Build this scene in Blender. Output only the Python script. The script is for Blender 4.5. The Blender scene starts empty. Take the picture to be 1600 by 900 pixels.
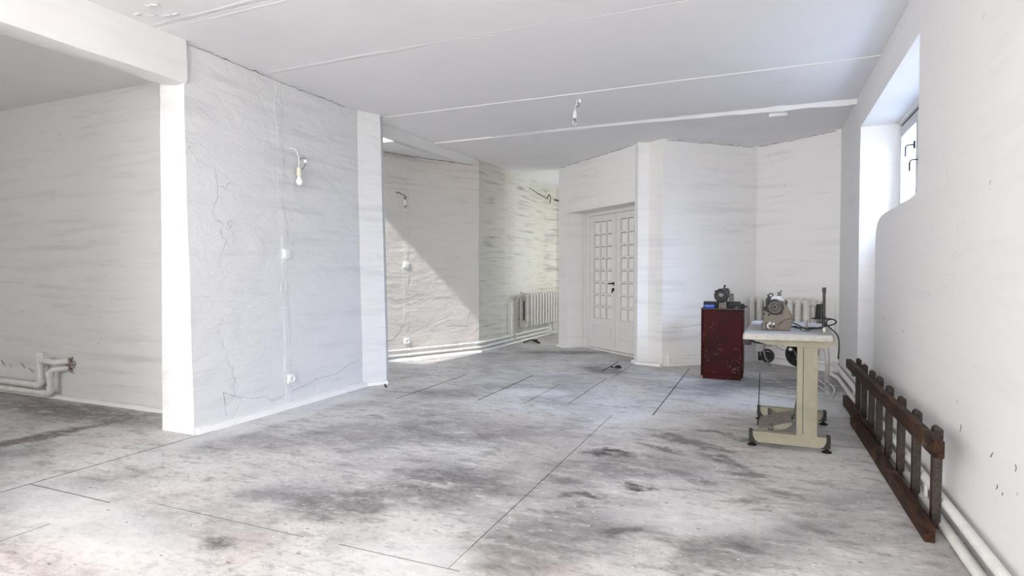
import bpy, bmesh, math, random
from mathutils import Vector, Matrix, noise, geometry
random.seed(7)
SC = bpy.context.scene
COL = SC.collection

# ------------------------------------------------------------------ camera
cam_data = bpy.data.cameras.new('camera')
cam = bpy.data.objects.new('camera', cam_data)
COL.objects.link(cam)
cam_data.sensor_width = 36.0
cam_data.lens = 36.0 * 920.0 / 1600.0
cam_data.clip_start = 0.05
cam.location = (0, 0, 1.13)
cam.rotation_euler = (math.radians(90) - math.atan(23 / 920.0), 0, math.radians(23.13))
SC.camera = cam

# ------------------------------------------------------------------ light
SC.view_settings.view_transform = 'Standard'
SC.view_settings.look = 'None'
SC.view_settings.gamma = 1.0
SC.view_settings.use_curve_mapping = False
SC.view_settings.exposure = 0.03

world = bpy.data.worlds.new('overcast_sky')
SC.world = world
world.use_nodes = True
wn = world.node_tree
wn.nodes['Background'].inputs['Color'].default_value = (0.86, 0.93, 1.0, 1)
wn.nodes['Background'].inputs['Strength'].default_value = 3.0


def area(name, loc, direction, sx, sy, power, color=(1, 1, 1)):
    d = bpy.data.lights.new(name, 'AREA')
    d.shape = 'RECTANGLE'
    d.size, d.size_y, d.energy, d.color = sx, sy, power, color
    o = bpy.data.objects.new(name, d)
    COL.objects.link(o)
    o.location = loc
    o.rotation_euler = Vector(direction).to_track_quat('-Z', 'Y').to_euler()
    return o


# daylight of the shop windows behind the photographer
area('window_light_back', (-1.5, -2.85, 1.55), (0.0, 1, 0.03), 4.0, 2.0, 280, (1.0, 0.985, 0.97))
area('window_light_back_room', (-5.6, -2.85, 1.5), (0.30, 1, 0), 1.8, 1.9, 78, (1.0, 0.99, 0.98))
# daylight of a window in the right wall, nearer than the frame
area('window_light_near', (0.72, 0.0, 1.6), (-1, 0.0, 0.05), 1.8, 1.3, 20, (1.0, 0.97, 0.93))
# daylight outside the niche window
area('window_light_niche', (1.95, 5.05, 2.75), (-1, 0.10, -0.80), 2.4, 1.3, 370, (0.50, 0.68, 1.0))
# daylight of the hidden window in the far passage
area('window_light_passage', (-1.62, 9.75, 1.35), (-1, -0.05, 0.0), 1.3, 1.5, 30, (0.90, 0.94, 1.0))
# daylight of the hidden room behind the partition
area('window_light_side_room', (-5.35, 4.3, 1.5), (1, 0.85, -0.2), 0.9, 1.2, 10, (0.9, 0.94, 1.0))

sun_d = bpy.data.lights.new('sun', 'SUN')
sun_d.energy = 4.2
sun_d.angle = math.radians(2.2)
sun_d.color = (1.0, 0.97, 0.94)
sun = bpy.data.objects.new('sun', sun_d)
COL.objects.link(sun)
sun.rotation_euler = Vector((0.12, 1.0, -1.02)).to_track_quat('-Z', 'Y').to_euler()

# ------------------------------------------------------------------ materials


class NT:
    def __init__(self, name):
        self.m = bpy.data.materials.new(name)
        self.m.use_nodes = True
        self.t = self.m.node_tree
        self.b = self.t.nodes['Principled BSDF']

    def n(self, typ, **kw):
        o = self.t.nodes.new(typ)
        for k, v in kw.items():
            if k in o.inputs.keys():
                o.inputs[k].default_value = v
            else:
                setattr(o, k, v)
        return o

    def l(self, a, b):
        self.t.links.new(a, b)

    def pos(self, scale=(1, 1, 1), loc=(0, 0, 0), rot=(0, 0, 0)):
        g = self.n('ShaderNodeNewGeometry')
        mp = self.n('ShaderNodeMapping')
        mp.inputs['Scale'].default_value = scale
        mp.inputs['Location'].default_value = loc
        mp.inputs['Rotation'].default_value = rot
        self.l(g.outputs['Position'], mp.inputs['Vector'])
        return mp.outputs['Vector']

    def noise(self, vec, scale, detail=4, rough=0.55, dist=0.0):
        o = self.n('ShaderNodeTexNoise')
        o.inputs['Scale'].default_value = scale
        o.inputs['Detail'].default_value = detail
        o.inputs['Roughness'].default_value = rough
        o.inputs['Distortion'].default_value = dist
        self.l(vec, o.inputs['Vector'])
        return o.outputs['Fac']

    def ramp(self, fac, a, b, lo=0.0, hi=1.0):
        o = self.n('ShaderNodeMapRange')
        o.interpolation_type = 'SMOOTHSTEP'
        self.l(fac, o.inputs['Value'])
        o.inputs['From Min'].default_value = a
        o.inputs['From Max'].default_value = b
        o.inputs['To Min'].default_value = lo
        o.inputs['To Max'].default_value = hi
        return o.outputs['Result']

    def math(self, op, a, b=None):
        o = self.n('ShaderNodeMath')
        o.operation = op
        for i, v in enumerate((a, b)):
            if v is None:
                continue
            if isinstance(v, (int, float)):
                o.inputs[i].default_value = v
            else:
                self.l(v, o.inputs[i])
        return o.outputs[0]

    def mix(self, fac, a, b):
        o = self.n('ShaderNodeMix')
        o.data_type = 'RGBA'
        for sock, v in ((o.inputs[0], fac), (o.inputs[6], a), (o.inputs[7], b)):
            if isinstance(v, (int, float)):
                sock.default_value = v
            elif isinstance(v, tuple):
                sock.default_value = (*v[:3], 1)
            else:
                self.l(v, sock)
        return o.outputs[2]

    def bump(self, h, strength, dist=0.01):
        o = self.n('ShaderNodeBump')
        o.inputs['Strength'].default_value = strength
        o.inputs['Distance'].default_value = dist
        self.l(h, o.inputs['Height'])
        self.l(o.outputs['Normal'], self.b.inputs['Normal'])


def simple(name, col, rough=0.5, metal=0.0, var=0.12, scale=30, bump=0.0, coat=0.0):
    t = NT(name)
    v = t.pos()
    f = t.noise(v, scale, 5, 0.6)
    d = tuple(c * (1 - var * 1.6) for c in col)
    l = tuple(min(1, c * (1 + var)) for c in col)
    t.l(t.mix(t.ramp(f, 0.3, 0.7), d, l), t.b.inputs['Base Color'])
    t.b.inputs['Roughness'].default_value = rough
    t.b.inputs['Metallic'].default_value = metal
    t.b.inputs['Coat Weight'].default_value = coat
    if bump:
        t.bump(f, bump, 0.004)
    return t.m


def plaster(name, base, streak, amount=0.5, bump=0.5, warm=None, crack=0.25, brush=1.0, sc=1.0):
    t = NT(name)
    vs = t.pos((0.55, 0.55, 8.0))
    big = t.noise(t.pos(), 0.9, 3, 0.5)
    s1 = t.noise(vs, 1.6 * sc, 5, 0.6, 0.12)
    s2 = t.noise(t.pos((1.6, 1.6, 20.0), (3, 1, 7)), 1.7, 4, 0.6, 0.1)
    m1 = t.ramp(s1, 0.46, 0.76)
    m1 = t.math('MULTIPLY', m1, t.ramp(big, 0.35, 0.62))
    m2 = t.math('MULTIPLY', t.ramp(s2, 0.52, 0.72), 0.6)
    fac = t.math('MULTIPLY', t.math('MAXIMUM', m1, t.math('MULTIPLY', m2, t.ramp(s1, 0.4, 0.6))), amount)
    c = t.mix(fac, base, streak)
    if warm:
        c = t.mix(t.ramp(t.noise(t.pos((1, 1, 1), (9, 4, 2)), 0.7, 3), 0.4, 0.75), c, t.mix(fac, warm, streak))
    # hairline cracks
    vo = t.n('ShaderNodeTexVoronoi')
    vo.feature = 'DISTANCE_TO_EDGE'
    vo.inputs['Scale'].default_value = 0.9
    nz = t.n('ShaderNodeTexNoise')
    nz.inputs['Scale'].default_value = 5.0
    nz.inputs['Detail'].default_value = 6
    add = t.n('ShaderNodeVectorMath')
    add.operation = 'MULTIPLY_ADD'
    p = t.pos()
    t.l(p, nz.inputs['Vector'])
    t.l(nz.outputs['Color'], add.inputs[0])
    add.inputs[1].default_value = (0.35, 0.35, 0.35)
    t.l(p, add.inputs[2])
    t.l(add.outputs[0], vo.inputs['Vector'])
    cr = t.ramp(vo.outputs['Distance'], 0.0, 0.0045, 1.0, 0.0)
    cr = t.math('MULTIPLY', cr, t.ramp(t.noise(t.pos((1, 1, 1), (5, 5, 5)), 0.8, 2), 0.56, 0.64))
    c = t.mix(t.math('MULTIPLY', cr, crack), c, tuple(x * 0.45 for x in streak))
    # pock marks
    pk = t.ramp(t.noise(t.pos((1, 1, 1), (2, 8, 1)), 16, 2), 0.76, 0.79)
    c = t.mix(t.math('MULTIPLY', pk, 0.5), c, tuple(x * 0.5 for x in streak))
    t.l(c, t.b.inputs['Base Color'])
    t.b.inputs['Roughness'].default_value = 0.85
    t.b.inputs['Specular IOR Level'].default_value = 0.25
    h1 = t.noise(t.pos((1, 1, 1.8)), 2.6, 6, 0.62, 0.5)
    h2 = t.noise(t.pos((1, 1, 1)), 40, 4, 0.6)
    h = t.math('ADD', t.math('MULTIPLY', h1, 2.4 * brush), t.math('MULTIPLY', h2, 0.22))
    h = t.math('ADD', h, t.math('MULTIPLY', s1, 0.5 * brush))
    h = t.math('SUBTRACT', h, t.math('MULTIPLY', cr, 0.25))
    t.bump(h, bump, 0.012)
    return t.m


def floor_material():
    t = NT('floor_concrete')
    base = t.noise(t.pos((1, 1, 1), (3, 7, 0)), 1.0, 8, 0.66, 0.3)
    mid = t.noise(t.pos((1.0, 2.4, 1), (1, 2, 0), (0, 0, -0.30)), 2.3, 9, 0.72, 0.35)
    mid2 = t.noise(t.pos((1.0, 2.2, 1), (6, 2, 0), (0, 0, -0.45)), 5.5, 7, 0.7, 0.2)
    fine = t.noise(t.pos((1, 1.5, 1)), 24, 7, 0.75)
    grit = t.noise(t.pos(), 95, 3, 0.7)
    c = t.mix(t.ramp(base, 0.36, 0.60), (0.37, 0.363, 0.366), (0.63, 0.615, 0.60))
    # scuffed brushed greys
    c = t.mix(t.math('MULTIPLY', t.ramp(mid, 0.53, 0.66), 0.50), c, (0.17, 0.162, 0.165))
    c = t.mix(t.math('MULTIPLY', t.ramp(mid, 0.36, 0.46, 1.0, 0.0), 0.45), c, (0.74, 0.73, 0.73))
    c = t.mix(t.math('MULTIPLY', t.ramp(mid2, 0.53, 0.62), 0.48), c, (0.16, 0.152, 0.155))
    c = t.mix(t.math('MULTIPLY', t.ramp(mid2, 0.36, 0.44, 1.0, 0.0), 0.35), c, (0.76, 0.75, 0.75))
    warm = t.noise(t.pos((1, 1, 1), (13, 3, 0)), 0.8, 4, 0.5)
    c = t.mix(t.math('MULTIPLY', t.ramp(warm, 0.48, 0.68), 0.30), c, (0.56, 0.46, 0.39))
    c = t.mix(t.math('MULTIPLY', t.ramp(fine, 0.50, 0.64), 0.36), c, (0.11, 0.105, 0.11))
    c = t.mix(t.math('MULTIPLY', t.ramp(grit, 0.56, 0.68), 0.35), c, (0.80, 0.79, 0.78))
    # shaped stains and worn patches: x, y, half length, half width, turn, strength, tone
    stains = [(-0.88, 3.62, .17, .10, .1, .85, 0), (-0.60, 3.10, .10, .07, .3, .85, 0), (-0.66, 3.45, .34, .26, .6, .35, 0),
              (-0.42, 4.05, .38, .09, -.5, .6, 0), (-0.22, 3.75, .26, .08, -.7, .55, 0), (-0.10, 3.55, .14, .07, .2, .5, 0),
              (-1.55, 2.75, .40, .36, .5, .5, 0), (-2.30, 2.25, .22, .11, .2, .6, 1), (-2.10, 1.75, .10, .06, .2, .7, 0),
              (-0.78, 2.55, .45, .30, .8, .35, 0), (-0.15, 2.45, .30, .16, 1.2, .45, 0), (-0.95, 2.1, .30, .20, .3, .4, 0), (-0.30, 4.4, .16, .045, -.4, .6, 0), (-0.55, 4.2, .13, .04, -.3, .55, 0), (-0.12, 4.25, .14, .04, -.5, .6, 0), (-0.62, 3.85, .22, .04, -.35, .6, 0), (0.02, 3.05, .10, .035, .5, .5, 0), (-1.0, 3.05, .16, .07, .2, .45, 0), (-0.82, 2.88, .12, .03, .1, .7, 0), (-0.55, 2.55, .10, .05, .8, .6, 0), (0.30, 3.55, .11, .05, .1, .4, 2), (0.22, 2.9, .13, .04, -.3, .4, 2), (-1.9, 2.3, .28, .22, .4, .6, 0),
              (-2.75, 4.85, .38, .20, .0, .45, 2), (-2.6, 8.0, .75, .22, .35, .6, 0), (-1.7, 6.7, .40, .22, -.6, .65, 0),
              (-2.2, 3.6, 1.3, .42, .5, .28, 0), (-1.0, 6.1, .60, .22, -.3, .30, 0), (0.15, 6.6, .75, .5, .2, .55, 0),
              (-0.05, 3.15, .12, .05, .2, .45, 0), (0.05, 3.35, .20, .05, -.4, .45, 2), (-4.6, 2.3, .75, .12, 1.45, .75, 2),
              (-5.2, 3.0, 1.2, .25, 0, .65, 2), (-1.0, 3.3, .25, .14, .5, .3, 0), (-0.35, 3.35, .20, .06, -.4, .4, 0),
              (-2.0, 5.2, .42, .22, .2, .65, 3), (-2.9, 1.7, 1.0, .24, -.2, .45, 3), (-3.50, 3.7, .20, 1.4, 0, .55, 3), (0.2, 5.5, .8, .35, 0, .35, 3),
              (-0.3, 2.8, .5, .2, .3, .35, 3), (-1.25, 1.95, .3, .22, .3, .5, 3), (-0.8, 4.6, .5, .3, .1, .4, 3)]
    tones = [(0.055, 0.050, 0.052), (0.17, 0.16, 0.19), (0.11, 0.085, 0.08), (0.80, 0.80, 0.81)]
    p = t.pos()
    nz = t.n('ShaderNodeTexNoise')
    nz.inputs['Scale'].default_value = 5.5
    nz.inputs['Detail'].default_value = 9
    nz.inputs['Roughness'].default_value = 0.68
    t.l(p, nz.inputs['Vector'])
    ctr = t.n('ShaderNodeVectorMath')
    ctr.operation = 'SUBTRACT'
    t.l(nz.outputs['Color'], ctr.inputs[0])
    ctr.inputs[1].default_value = (0.5, 0.5, 0.5)
    add = t.n('ShaderNodeVectorMath')
    add.operation = 'MULTIPLY_ADD'
    t.l(ctr.outputs[0], add.inputs[0])
    add.inputs[1].default_value = (0.34, 0.30, 0)
    t.l(p, add.inputs[2])
    for (x, y, rx, ry, rot, s, tone) in stains:
        sub = t.n('ShaderNodeVectorMath')
        sub.operation = 'SUBTRACT'
        t.l(add.outputs[0], sub.inputs[0])
        sub.inputs[1].default_value = (x, y, 0)
        mp = t.n('ShaderNodeMapping')
        mp.vector_type = 'TEXTURE'
        mp.inputs['Rotation'].default_value = (0, 0, rot)
        mp.inputs['Scale'].default_value = (rx, ry, 1)
        t.l(sub.outputs[0], mp.inputs['Vector'])
        ln = t.n('ShaderNodeVectorMath')
        ln.operation = 'LENGTH'
        t.l(mp.outputs[0], ln.inputs[0])
        f = t.math('MULTIPLY', t.ramp(ln.outputs['Value'], 0.45, 1.2, 1.0, 0.0), s)
        f = t.math('MULTIPLY', f, t.ramp(mid2, 0.34, 0.52, 0.35, 1.15))
        f = t.math('MULTIPLY', f, t.ramp(fine, 0.25, 0.55, 0.55, 1.0))
        c = t.mix(f, c, tones[tone])
    # paint flecks
    vo = t.n('ShaderNodeTexVoronoi')
    vo.inputs['Scale'].default_value = 15
    t.l(t.pos((1, 1.6, 1)), vo.inputs['Vector'])
    fl = t.ramp(vo.outputs['Distance'], 0.07, 0.12, 1.0, 0.0)
    fl = t.math('MULTIPLY', fl, t.ramp(t.noise(t.pos(), 2.5, 3), 0.46, 0.56))
    c = t.mix(t.math('MULTIPLY', fl, 0.8), c, (0.9, 0.9, 0.9))
    vo2 = t.n('ShaderNodeTexVoronoi')
    vo2.inputs['Scale'].default_value = 5.5
    t.l(t.pos((1, 2.2, 1), (4, 4, 0)), vo2.inputs['Vector'])
    c = t.mix(t.math('MULTIPLY', t.ramp(vo2.outputs['Distance'], 0.05, 0.075, 1.0, 0.0), 0.75), c, (0.12, 0.11, 0.11))
    t.l(c, t.b.inputs['Base Color'])
    t.l(t.ramp(base, 0.3, 0.7, 0.42, 0.62), t.b.inputs['Roughness'])
    t.b.inputs['Specular IOR Level'].default_value = 0.35
    t.bump(t.math('ADD', t.math('MULTIPLY', mid, 0.6), t.math('MULTIPLY', fine, 0.35)), 0.35, 0.006)
    return t.m


def wood_material():
    t = NT('old_brown_wood')
    f = t.noise(t.pos((9, 1.2, 9)), 5, 6, 0.65, 0.5)
    w = t.noise(t.pos((1, 1, 1), (4, 1, 2)), 7, 5, 0.7)
    c = t.mix(t.ramp(f, 0.34, 0.68), (0.006, 0.003, 0.002), (0.062, 0.024, 0.010))
    c = t.mix(t.math('MULTIPLY', t.ramp(w, 0.58, 0.70), 0.5), c, (0.22, 0.16, 0.12))
    t.l(c, t.b.inputs['Base Color'])
    t.b.inputs['Roughness'].default_value = 0.65
    t.b.inputs['Specular IOR Level'].default_value = 0.2
    t.bump(f, 0.6, 0.004)
    return t.m


def cabinet_material():
    t = NT('oxblood_paint')
    f = t.noise(t.pos(), 3.0, 4)
    c = t.mix(t.ramp(f, 0.35, 0.65), (0.024, 0.0008, 0.0014), (0.045, 0.0012, 0.002))
    vo = t.n('ShaderNodeTexVoronoi')
    vo.inputs['Scale'].default_value = 75
    t.l(t.pos((1, 1, 0.55)), vo.inputs['Vector'])
    k = t.ramp(vo.outputs['Distance'], 0.12, 0.26, 1.0, 0.0)
    k = t.math('MULTIPLY', k, t.ramp(t.noise(t.pos((1, 1, 1), (1, 2, 3)), 9, 3), 0.53, 0.60))
    c = t.mix(t.math('MULTIPLY', k, 0.75), c, (0.50, 0.34, 0.34))
    t.l(c, t.b.inputs['Base Color'])
    t.b.inputs['Roughness'].default_value = 0.5
    t.b.inputs['Specular IOR Level'].default_value = 0.12
    return t.m


def glass_material(name='clear_glass'):
    t = NT(name)
    t.b.inputs['Base Color'].default_value = (1, 1, 1, 1)
    t.b.inputs['Roughness'].default_value = 0.02
    t.b.inputs['Transmission Weight'].default_value = 1.0
    t.b.inputs['IOR'].default_value = 1.35
    return t.m


def thin_glass():
    t = NT('window_glass')
    tr = t.n('ShaderNodeBsdfTransparent')
    gl = t.n('ShaderNodeBsdfGlossy')
    gl.inputs['Roughness'].default_value = 0.02
    mx = t.n('ShaderNodeMixShader')
    mx.inputs[0].default_value = 0.06
    t.l(tr.outputs[0], mx.inputs[1])
    t.l(gl.outputs[0], mx.inputs[2])
    t.l(mx.outputs[0], t.t.nodes['Material Output'].inputs['Surface'])
    return t.m


WHITE = (0.80, 0.795, 0.785)
M = {
    'wall': plaster('plaster_white', (0.83, 0.82, 0.81), (0.52, 0.525, 0.545), 0.42, 0.4, crack=0.2),
    'wall_left': plaster('plaster_partition', (0.72, 0.72, 0.725), (0.46, 0.47, 0.49), 0.50, 0.9, crack=0.25),
    'wall_alcove': plaster('plaster_alcove', (0.72, 0.72, 0.71), (0.42, 0.425, 0.43), 0.5, 0.35, crack=0.1),
    'wall_right': plaster('plaster_smooth', (0.80, 0.79, 0.785), (0.66, 0.66, 0.67), 0.4, 0.2, crack=0.15, brush=0.5),
    'wall_tan': plaster('plaster_tan', (0.66, 0.62, 0.57), (0.36, 0.335, 0.31), 0.6, 1.0, crack=0.3, sc=1.5),
    'wall_green_light': plaster('plaster_green_light', (0.66, 0.645, 0.565), (0.22, 0.22, 0.22), 0.85, 1.0, crack=0.2, sc=1.8),  # yellow-green tint of the outside light is put into the plaster colour
    'ceiling': plaster('ceiling_paint', (0.84, 0.83, 0.84), (0.68, 0.68, 0.71), 0.5, 0.22, crack=0.1, brush=0.6),
    'ceiling_dark': simple('ceiling_joint_shadow', (0.16, 0.155, 0.15), 0.9),
    'trim': plaster('trim_plaster', (0.84, 0.835, 0.825), (0.55, 0.54, 0.53), 0.4, 0.7, crack=0.2),
    'floor': floor_material(),
    'groove': simple('groove_dirt', (0.03, 0.028, 0.027), 0.95),
    'door': simple('door_paint', (0.76, 0.75, 0.74), 0.4, var=0.03),
    'window_paint': simple('window_paint', (0.55, 0.55, 0.56), 0.45, var=0.05),
    'shadow_gap': simple('painted_pane_shadow', (0.10, 0.098, 0.095), 0.9),
    'pane': simple('frosted_pane', (0.86, 0.86, 0.84), 0.25, var=0.02),
    'radiator': simple('radiator_enamel', (0.66, 0.65, 0.60), 0.4, var=0.06, scale=12),
    'radiator_shade': simple('radiator_enamel_shaded', (0.42, 0.39, 0.35), 0.5, var=0.15, scale=12),  # darker radiator enamel: shade on near end and supply pipe is painted in
    'pipe': simple('pipe_paint', (0.78, 0.77, 0.74), 0.42, var=0.05, scale=14),
    'plastic': simple('white_plastic', (0.84, 0.83, 0.81), 0.35, var=0.03),
    'plastic_cream': simple('cream_plastic', (0.74, 0.71, 0.58), 0.4, var=0.04),
    'dark': simple('dark_recess', (0.03, 0.03, 0.03), 0.8),
    'black': simple('black_plastic', (0.006, 0.006, 0.0065), 0.6, var=0.2),
    'rubber': simple('black_rubber', (0.004, 0.004, 0.004), 0.85),
    'cream': simple('cream_steel', (0.265, 0.247, 0.180), 0.5, var=0.07, scale=9),
    'laminate': plaster('worn_laminate', (0.43, 0.425, 0.43), (0.15, 0.18, 0.165), 0.95, 0.12, crack=0.0),
    'edge': simple('table_edge', (0.42, 0.41, 0.375), 0.55, var=0.10, scale=40, bump=0.2),
    'casting': simple('beige_casting', (0.105, 0.086, 0.066), 0.5, var=0.12, scale=14),
    'casting_dark': simple('dark_casting', (0.022, 0.020, 0.018), 0.5, var=0.3, scale=20),
    'casting_mid': simple('worn_grey_casting', (0.13, 0.12, 0.105), 0.5, var=0.2),
    'chrome': simple('worn_chrome', (0.26, 0.255, 0.245), 0.4, 0.9, var=0.2),
    'steel': simple('grey_steel', (0.12, 0.115, 0.11), 0.45, 0.8, var=0.2),
    'wood': wood_material(),
    'wood_grey': simple('weathered_wood', (0.045, 0.034, 0.027), 0.8, var=0.35, scale=90, bump=0.5),
    'wood_red': simple('red_brown_wood', (0.036, 0.011, 0.005), 0.7, var=0.35, scale=40, bump=0.3),
    'cabinet': cabinet_material(),
    'blue': simple('blue_plastic', (0.004, 0.055, 0.40), 0.35, var=0.12),
    'lid': simple('machine_cover', (0.42, 0.45, 0.52), 0.35, var=0.10, scale=30),
    'rubble': simple('brick_rubble', (0.42, 0.36, 0.33), 0.95, var=0.4, scale=50, bump=0.5),
    'flake': simple('paint_flake', (0.84, 0.83, 0.83), 0.7, var=0.04),
    'glass': glass_material(),
    'window_glass': thin_glass(),
    'bulb_frost': simple('frosted_bulb', (0.88, 0.88, 0.87), 0.2, var=0.01),
    'sky_glazing': None,
    'pedal': simple('treadle_plate', (0.20, 0.17, 0.145), 0.6, var=0.3, scale=30, bump=0.3),
    'thread': simple('black_thread', (0.008, 0.008, 0.009), 0.8),
}
t = NT('skylight_diffuser')
t.b.inputs['Base Color'].default_value = (0.9, 0.9, 0.9, 1)
t.b.inputs['Emission Color'].default_value = (0.95, 0.98, 1, 1)
t.b.inputs['Emission Strength'].default_value = 2.2
M['sky_glazing'] = t.m

# ------------------------------------------------------------------ mesh helpers
ROOT = {}


def root_loc(o):
    while o is not None:
        if o.name in ROOT:
            return ROOT[o.name]
        o = o.parent
    return Vector((0, 0, 0))


def obj(name, bm, mat, parent=None, smooth=False, kind=None):
    me = bpy.data.meshes.new(name)
    if parent is not None:
        bmesh.ops.translate(bm, verts=bm.verts, vec=-root_loc(parent))
    bmesh.ops.recalc_face_normals(bm, faces=bm.faces)
    bm.to_mesh(me)
    bm.free()
    if smooth:
        try:
            me.shade_smooth()
            me.set_sharp_from_angle(angle=math.radians(26))
        except Exception:
            pass
    for m in (mat if isinstance(mat, (list, tuple)) else [mat]):
        me.materials.append(m)
    o = bpy.data.objects.new(name, me)
    COL.objects.link(o)
    if parent is not None:
        o.parent = parent
    if kind:
        o['kind'] = kind
    return o


def thing(name, label, cat, loc, group=None):
    o = bpy.data.objects.new(name, None)
    COL.objects.link(o)
    o.empty_display_size = 0.1
    o.location = loc
    ROOT[o.name] = Vector(loc)
    if label:
        o['label'] = label
    if cat:
        o['category'] = cat
    if group:
        o['group'] = group
    return o


def tag(o, label, cat, group=None):
    o['label'] = label
    o['category'] = cat
    if group:
        o['group'] = group
    return o


def struct_root(name, loc=(0, 0, 0)):
    o = thing(name, None, None, loc)
    o['kind'] = 'structure'
    return o


def box(bm, c, s, rz=0.0, rx=0.0, ry=0.0, bev=0.0):
    mat = Matrix.Translation(c) @ Matrix.Rotation(rz, 4, 'Z') @ Matrix.Rotation(ry, 4, 'Y') @ Matrix.Rotation(rx, 4, 'X')
    r = bmesh.ops.create_cube(bm, size=1.0)
    vs = r['verts']
    bmesh.ops.scale(bm, vec=s, verts=vs)
    if bev:
        es = list({e for v in vs for e in v.link_edges})
        rb = bmesh.ops.bevel(bm, geom=es, offset=bev, segments=2, affect='EDGES', profile=0.6)
        vs = list({v for f in rb['faces'] for v in f.verts} | {v for v in vs if v.is_valid})
    bmesh.ops.transform(bm, matrix=mat, verts=vs)
    return vs


def bx(x0, x1, y0, y1, z0, z1, bev=0.0):
    bm = bmesh.new()
    box(bm, ((x0 + x1) / 2, (y0 + y1) / 2, (z0 + z1) / 2), (abs(x1 - x0), abs(y1 - y0), abs(z1 - z0)), bev=bev)
    return bm


def frame_of(d):
    d = d.normalized()
    u = Vector((0, 0, 1)) if abs(d.z) < 0.9 else Vector((1, 0, 0))
    a = d.cross(u).normalized()
    return a, d.cross(a).normalized()


def cyl(bm, p0, p1, r0, r1=None, seg=16, caps=True):
    p0, p1 = Vector(p0), Vector(p1)
    r1 = r0 if r1 is None else r1
    a, b = frame_of(p1 - p0)
    A, B = [], []
    for i in range(seg):
        t = 2 * math.pi * i / seg
        d = a * math.cos(t) + b * math.sin(t)
        A.append(bm.verts.new(p0 + d * r0))
        B.append(bm.verts.new(p1 + d * r1))
    for i in range(seg):
        j = (i + 1) % seg
        bm.faces.new((A[i], A[j], B[j], B[i]))
    if caps:
        bm.faces.new(A[::-1])
        bm.faces.new(B)


def lathe(bm, o, axis, prof, seg=20, cap=True):
    """prof: list of (radius, distance along axis)"""
    o, axis = Vector(o), Vector(axis).normalized()
    a, b = frame_of(axis)
    rings = []
    for r, h in prof:
        if r < 1e-5:
            rings.append([bm.verts.new(o + axis * h)])
        else:
            rings.append([bm.verts.new(o + axis * h + (a * math.cos(2 * math.pi * i / seg) + b * math.sin(2 * math.pi * i / seg)) * r) for i in range(seg)])
    for k in range(len(rings) - 1):
        A, B = rings[k], rings[k + 1]
        for i in range(seg):
            j = (i + 1) % seg
            if len(A) == 1 and len(B) == 1:
                break
            if len(A) == 1:
                bm.faces.new((A[0], B[j], B[i]))
            elif len(B) == 1:
                bm.faces.new((A[i], A[j], B[0]))
            else:
                bm.faces.new((A[i], A[j], B[j], B[i]))
    for R in (rings[0], rings[-1]):
        if len(R) > 2 and cap:
            bm.faces.new(R)


def smooth_pts(pts, n=6):
    pts = [Vector(p) for p in pts]
    if len(pts) < 3:
        return pts
    out = []
    P = [pts[0]] + pts + [pts[-1]]
    for i in range(1, len(P) - 2):
        for k in range(n):
            t = k / n
            p0, p1, p2, p3 = P[i - 1], P[i], P[i + 1], P[i + 2]
            out.append(0.5 * ((2 * p1) + (-p0 + p2) * t + (2 * p0 - 5 * p1 + 4 * p2 - p3) * t * t + (-p0 + 3 * p1 - 3 * p2 + p3) * t ** 3))
    out.append(pts[-1])
    return out


def bend_pts(pts, r, n=5):
    """round the corners of a polyline"""
    pts = [Vector(p) for p in pts]
    out = [pts[0]]
    for i in range(1, len(pts) - 1):
        a, b, c = pts[i - 1], pts[i], pts[i + 1]
        d1, d2 = (a - b), (c - b)
        rr = min(r, d1.length * .45, d2.length * .45)
        s, e = b + d1.normalized() * rr, b + d2.normalized() * rr
        for k in range(n + 1):
            t = k / n
            out.append(s * (1 - t) ** 2 + b * 2 * t * (1 - t) + e * t * t)
    out.append(pts[-1])
    return out


def tube(bm, pts, r, seg=10):
    pts = [Vector(p) for p in pts]
    rings = []
    up = None
    for i, p in enumerate(pts):
        d = (pts[min(i + 1, len(pts) - 1)] - pts[max(i - 1, 0)]).normalized()
        if up is None:
            a, b = frame_of(d)
        else:
            a = (up - d * up.dot(d)).normalized()
            b = d.cross(a)
        up = a
        rr = r[i] if isinstance(r, (list, tuple)) else r
        rings.append([bm.verts.new(p + (a * math.cos(2 * math.pi * k / seg) + b * math.sin(2 * math.pi * k / seg)) * rr) for k in range(seg)])
    for A, B in zip(rings[:-1], rings[1:]):
        for k in range(seg):
            j = (k + 1) % seg
            bm.faces.new((A[k], A[j], B[j], B[k]))
    bm.faces.new(rings[0][::-1])
    bm.faces.new(rings[-1])


def prism(bm, poly, o, ux, uy, depth):
    """poly in the (ux, uy) plane through o, extruded by the vector depth"""
    o, ux, uy, depth = Vector(o), Vector(ux), Vector(uy), Vector(depth)
    A = [bm.verts.new(o + ux * p[0] + uy * p[1]) for p in poly]
    B = [bm.verts.new(v.co + depth) for v in A]
    n = len(A)
    bm.faces.new(A)
    bm.faces.new(B[::-1])
    for i in range(n):
        j = (i + 1) % n
        bm.faces.new((A[j], A[i], B[i], B[j]))


def wob(p, amp):
    n = noise.noise_vector(Vector((p[0] * 1.3 + 3.1, p[1] * 1.3, p[2] * 1.1)))
    m = noise.noise_vector(Vector((p[0] * 6, p[1] * 6, p[2] * 6 + 9)))
    return Vector((n.x + .35 * m.x, n.y + .35 * m.y, 0)) * amp


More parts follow.
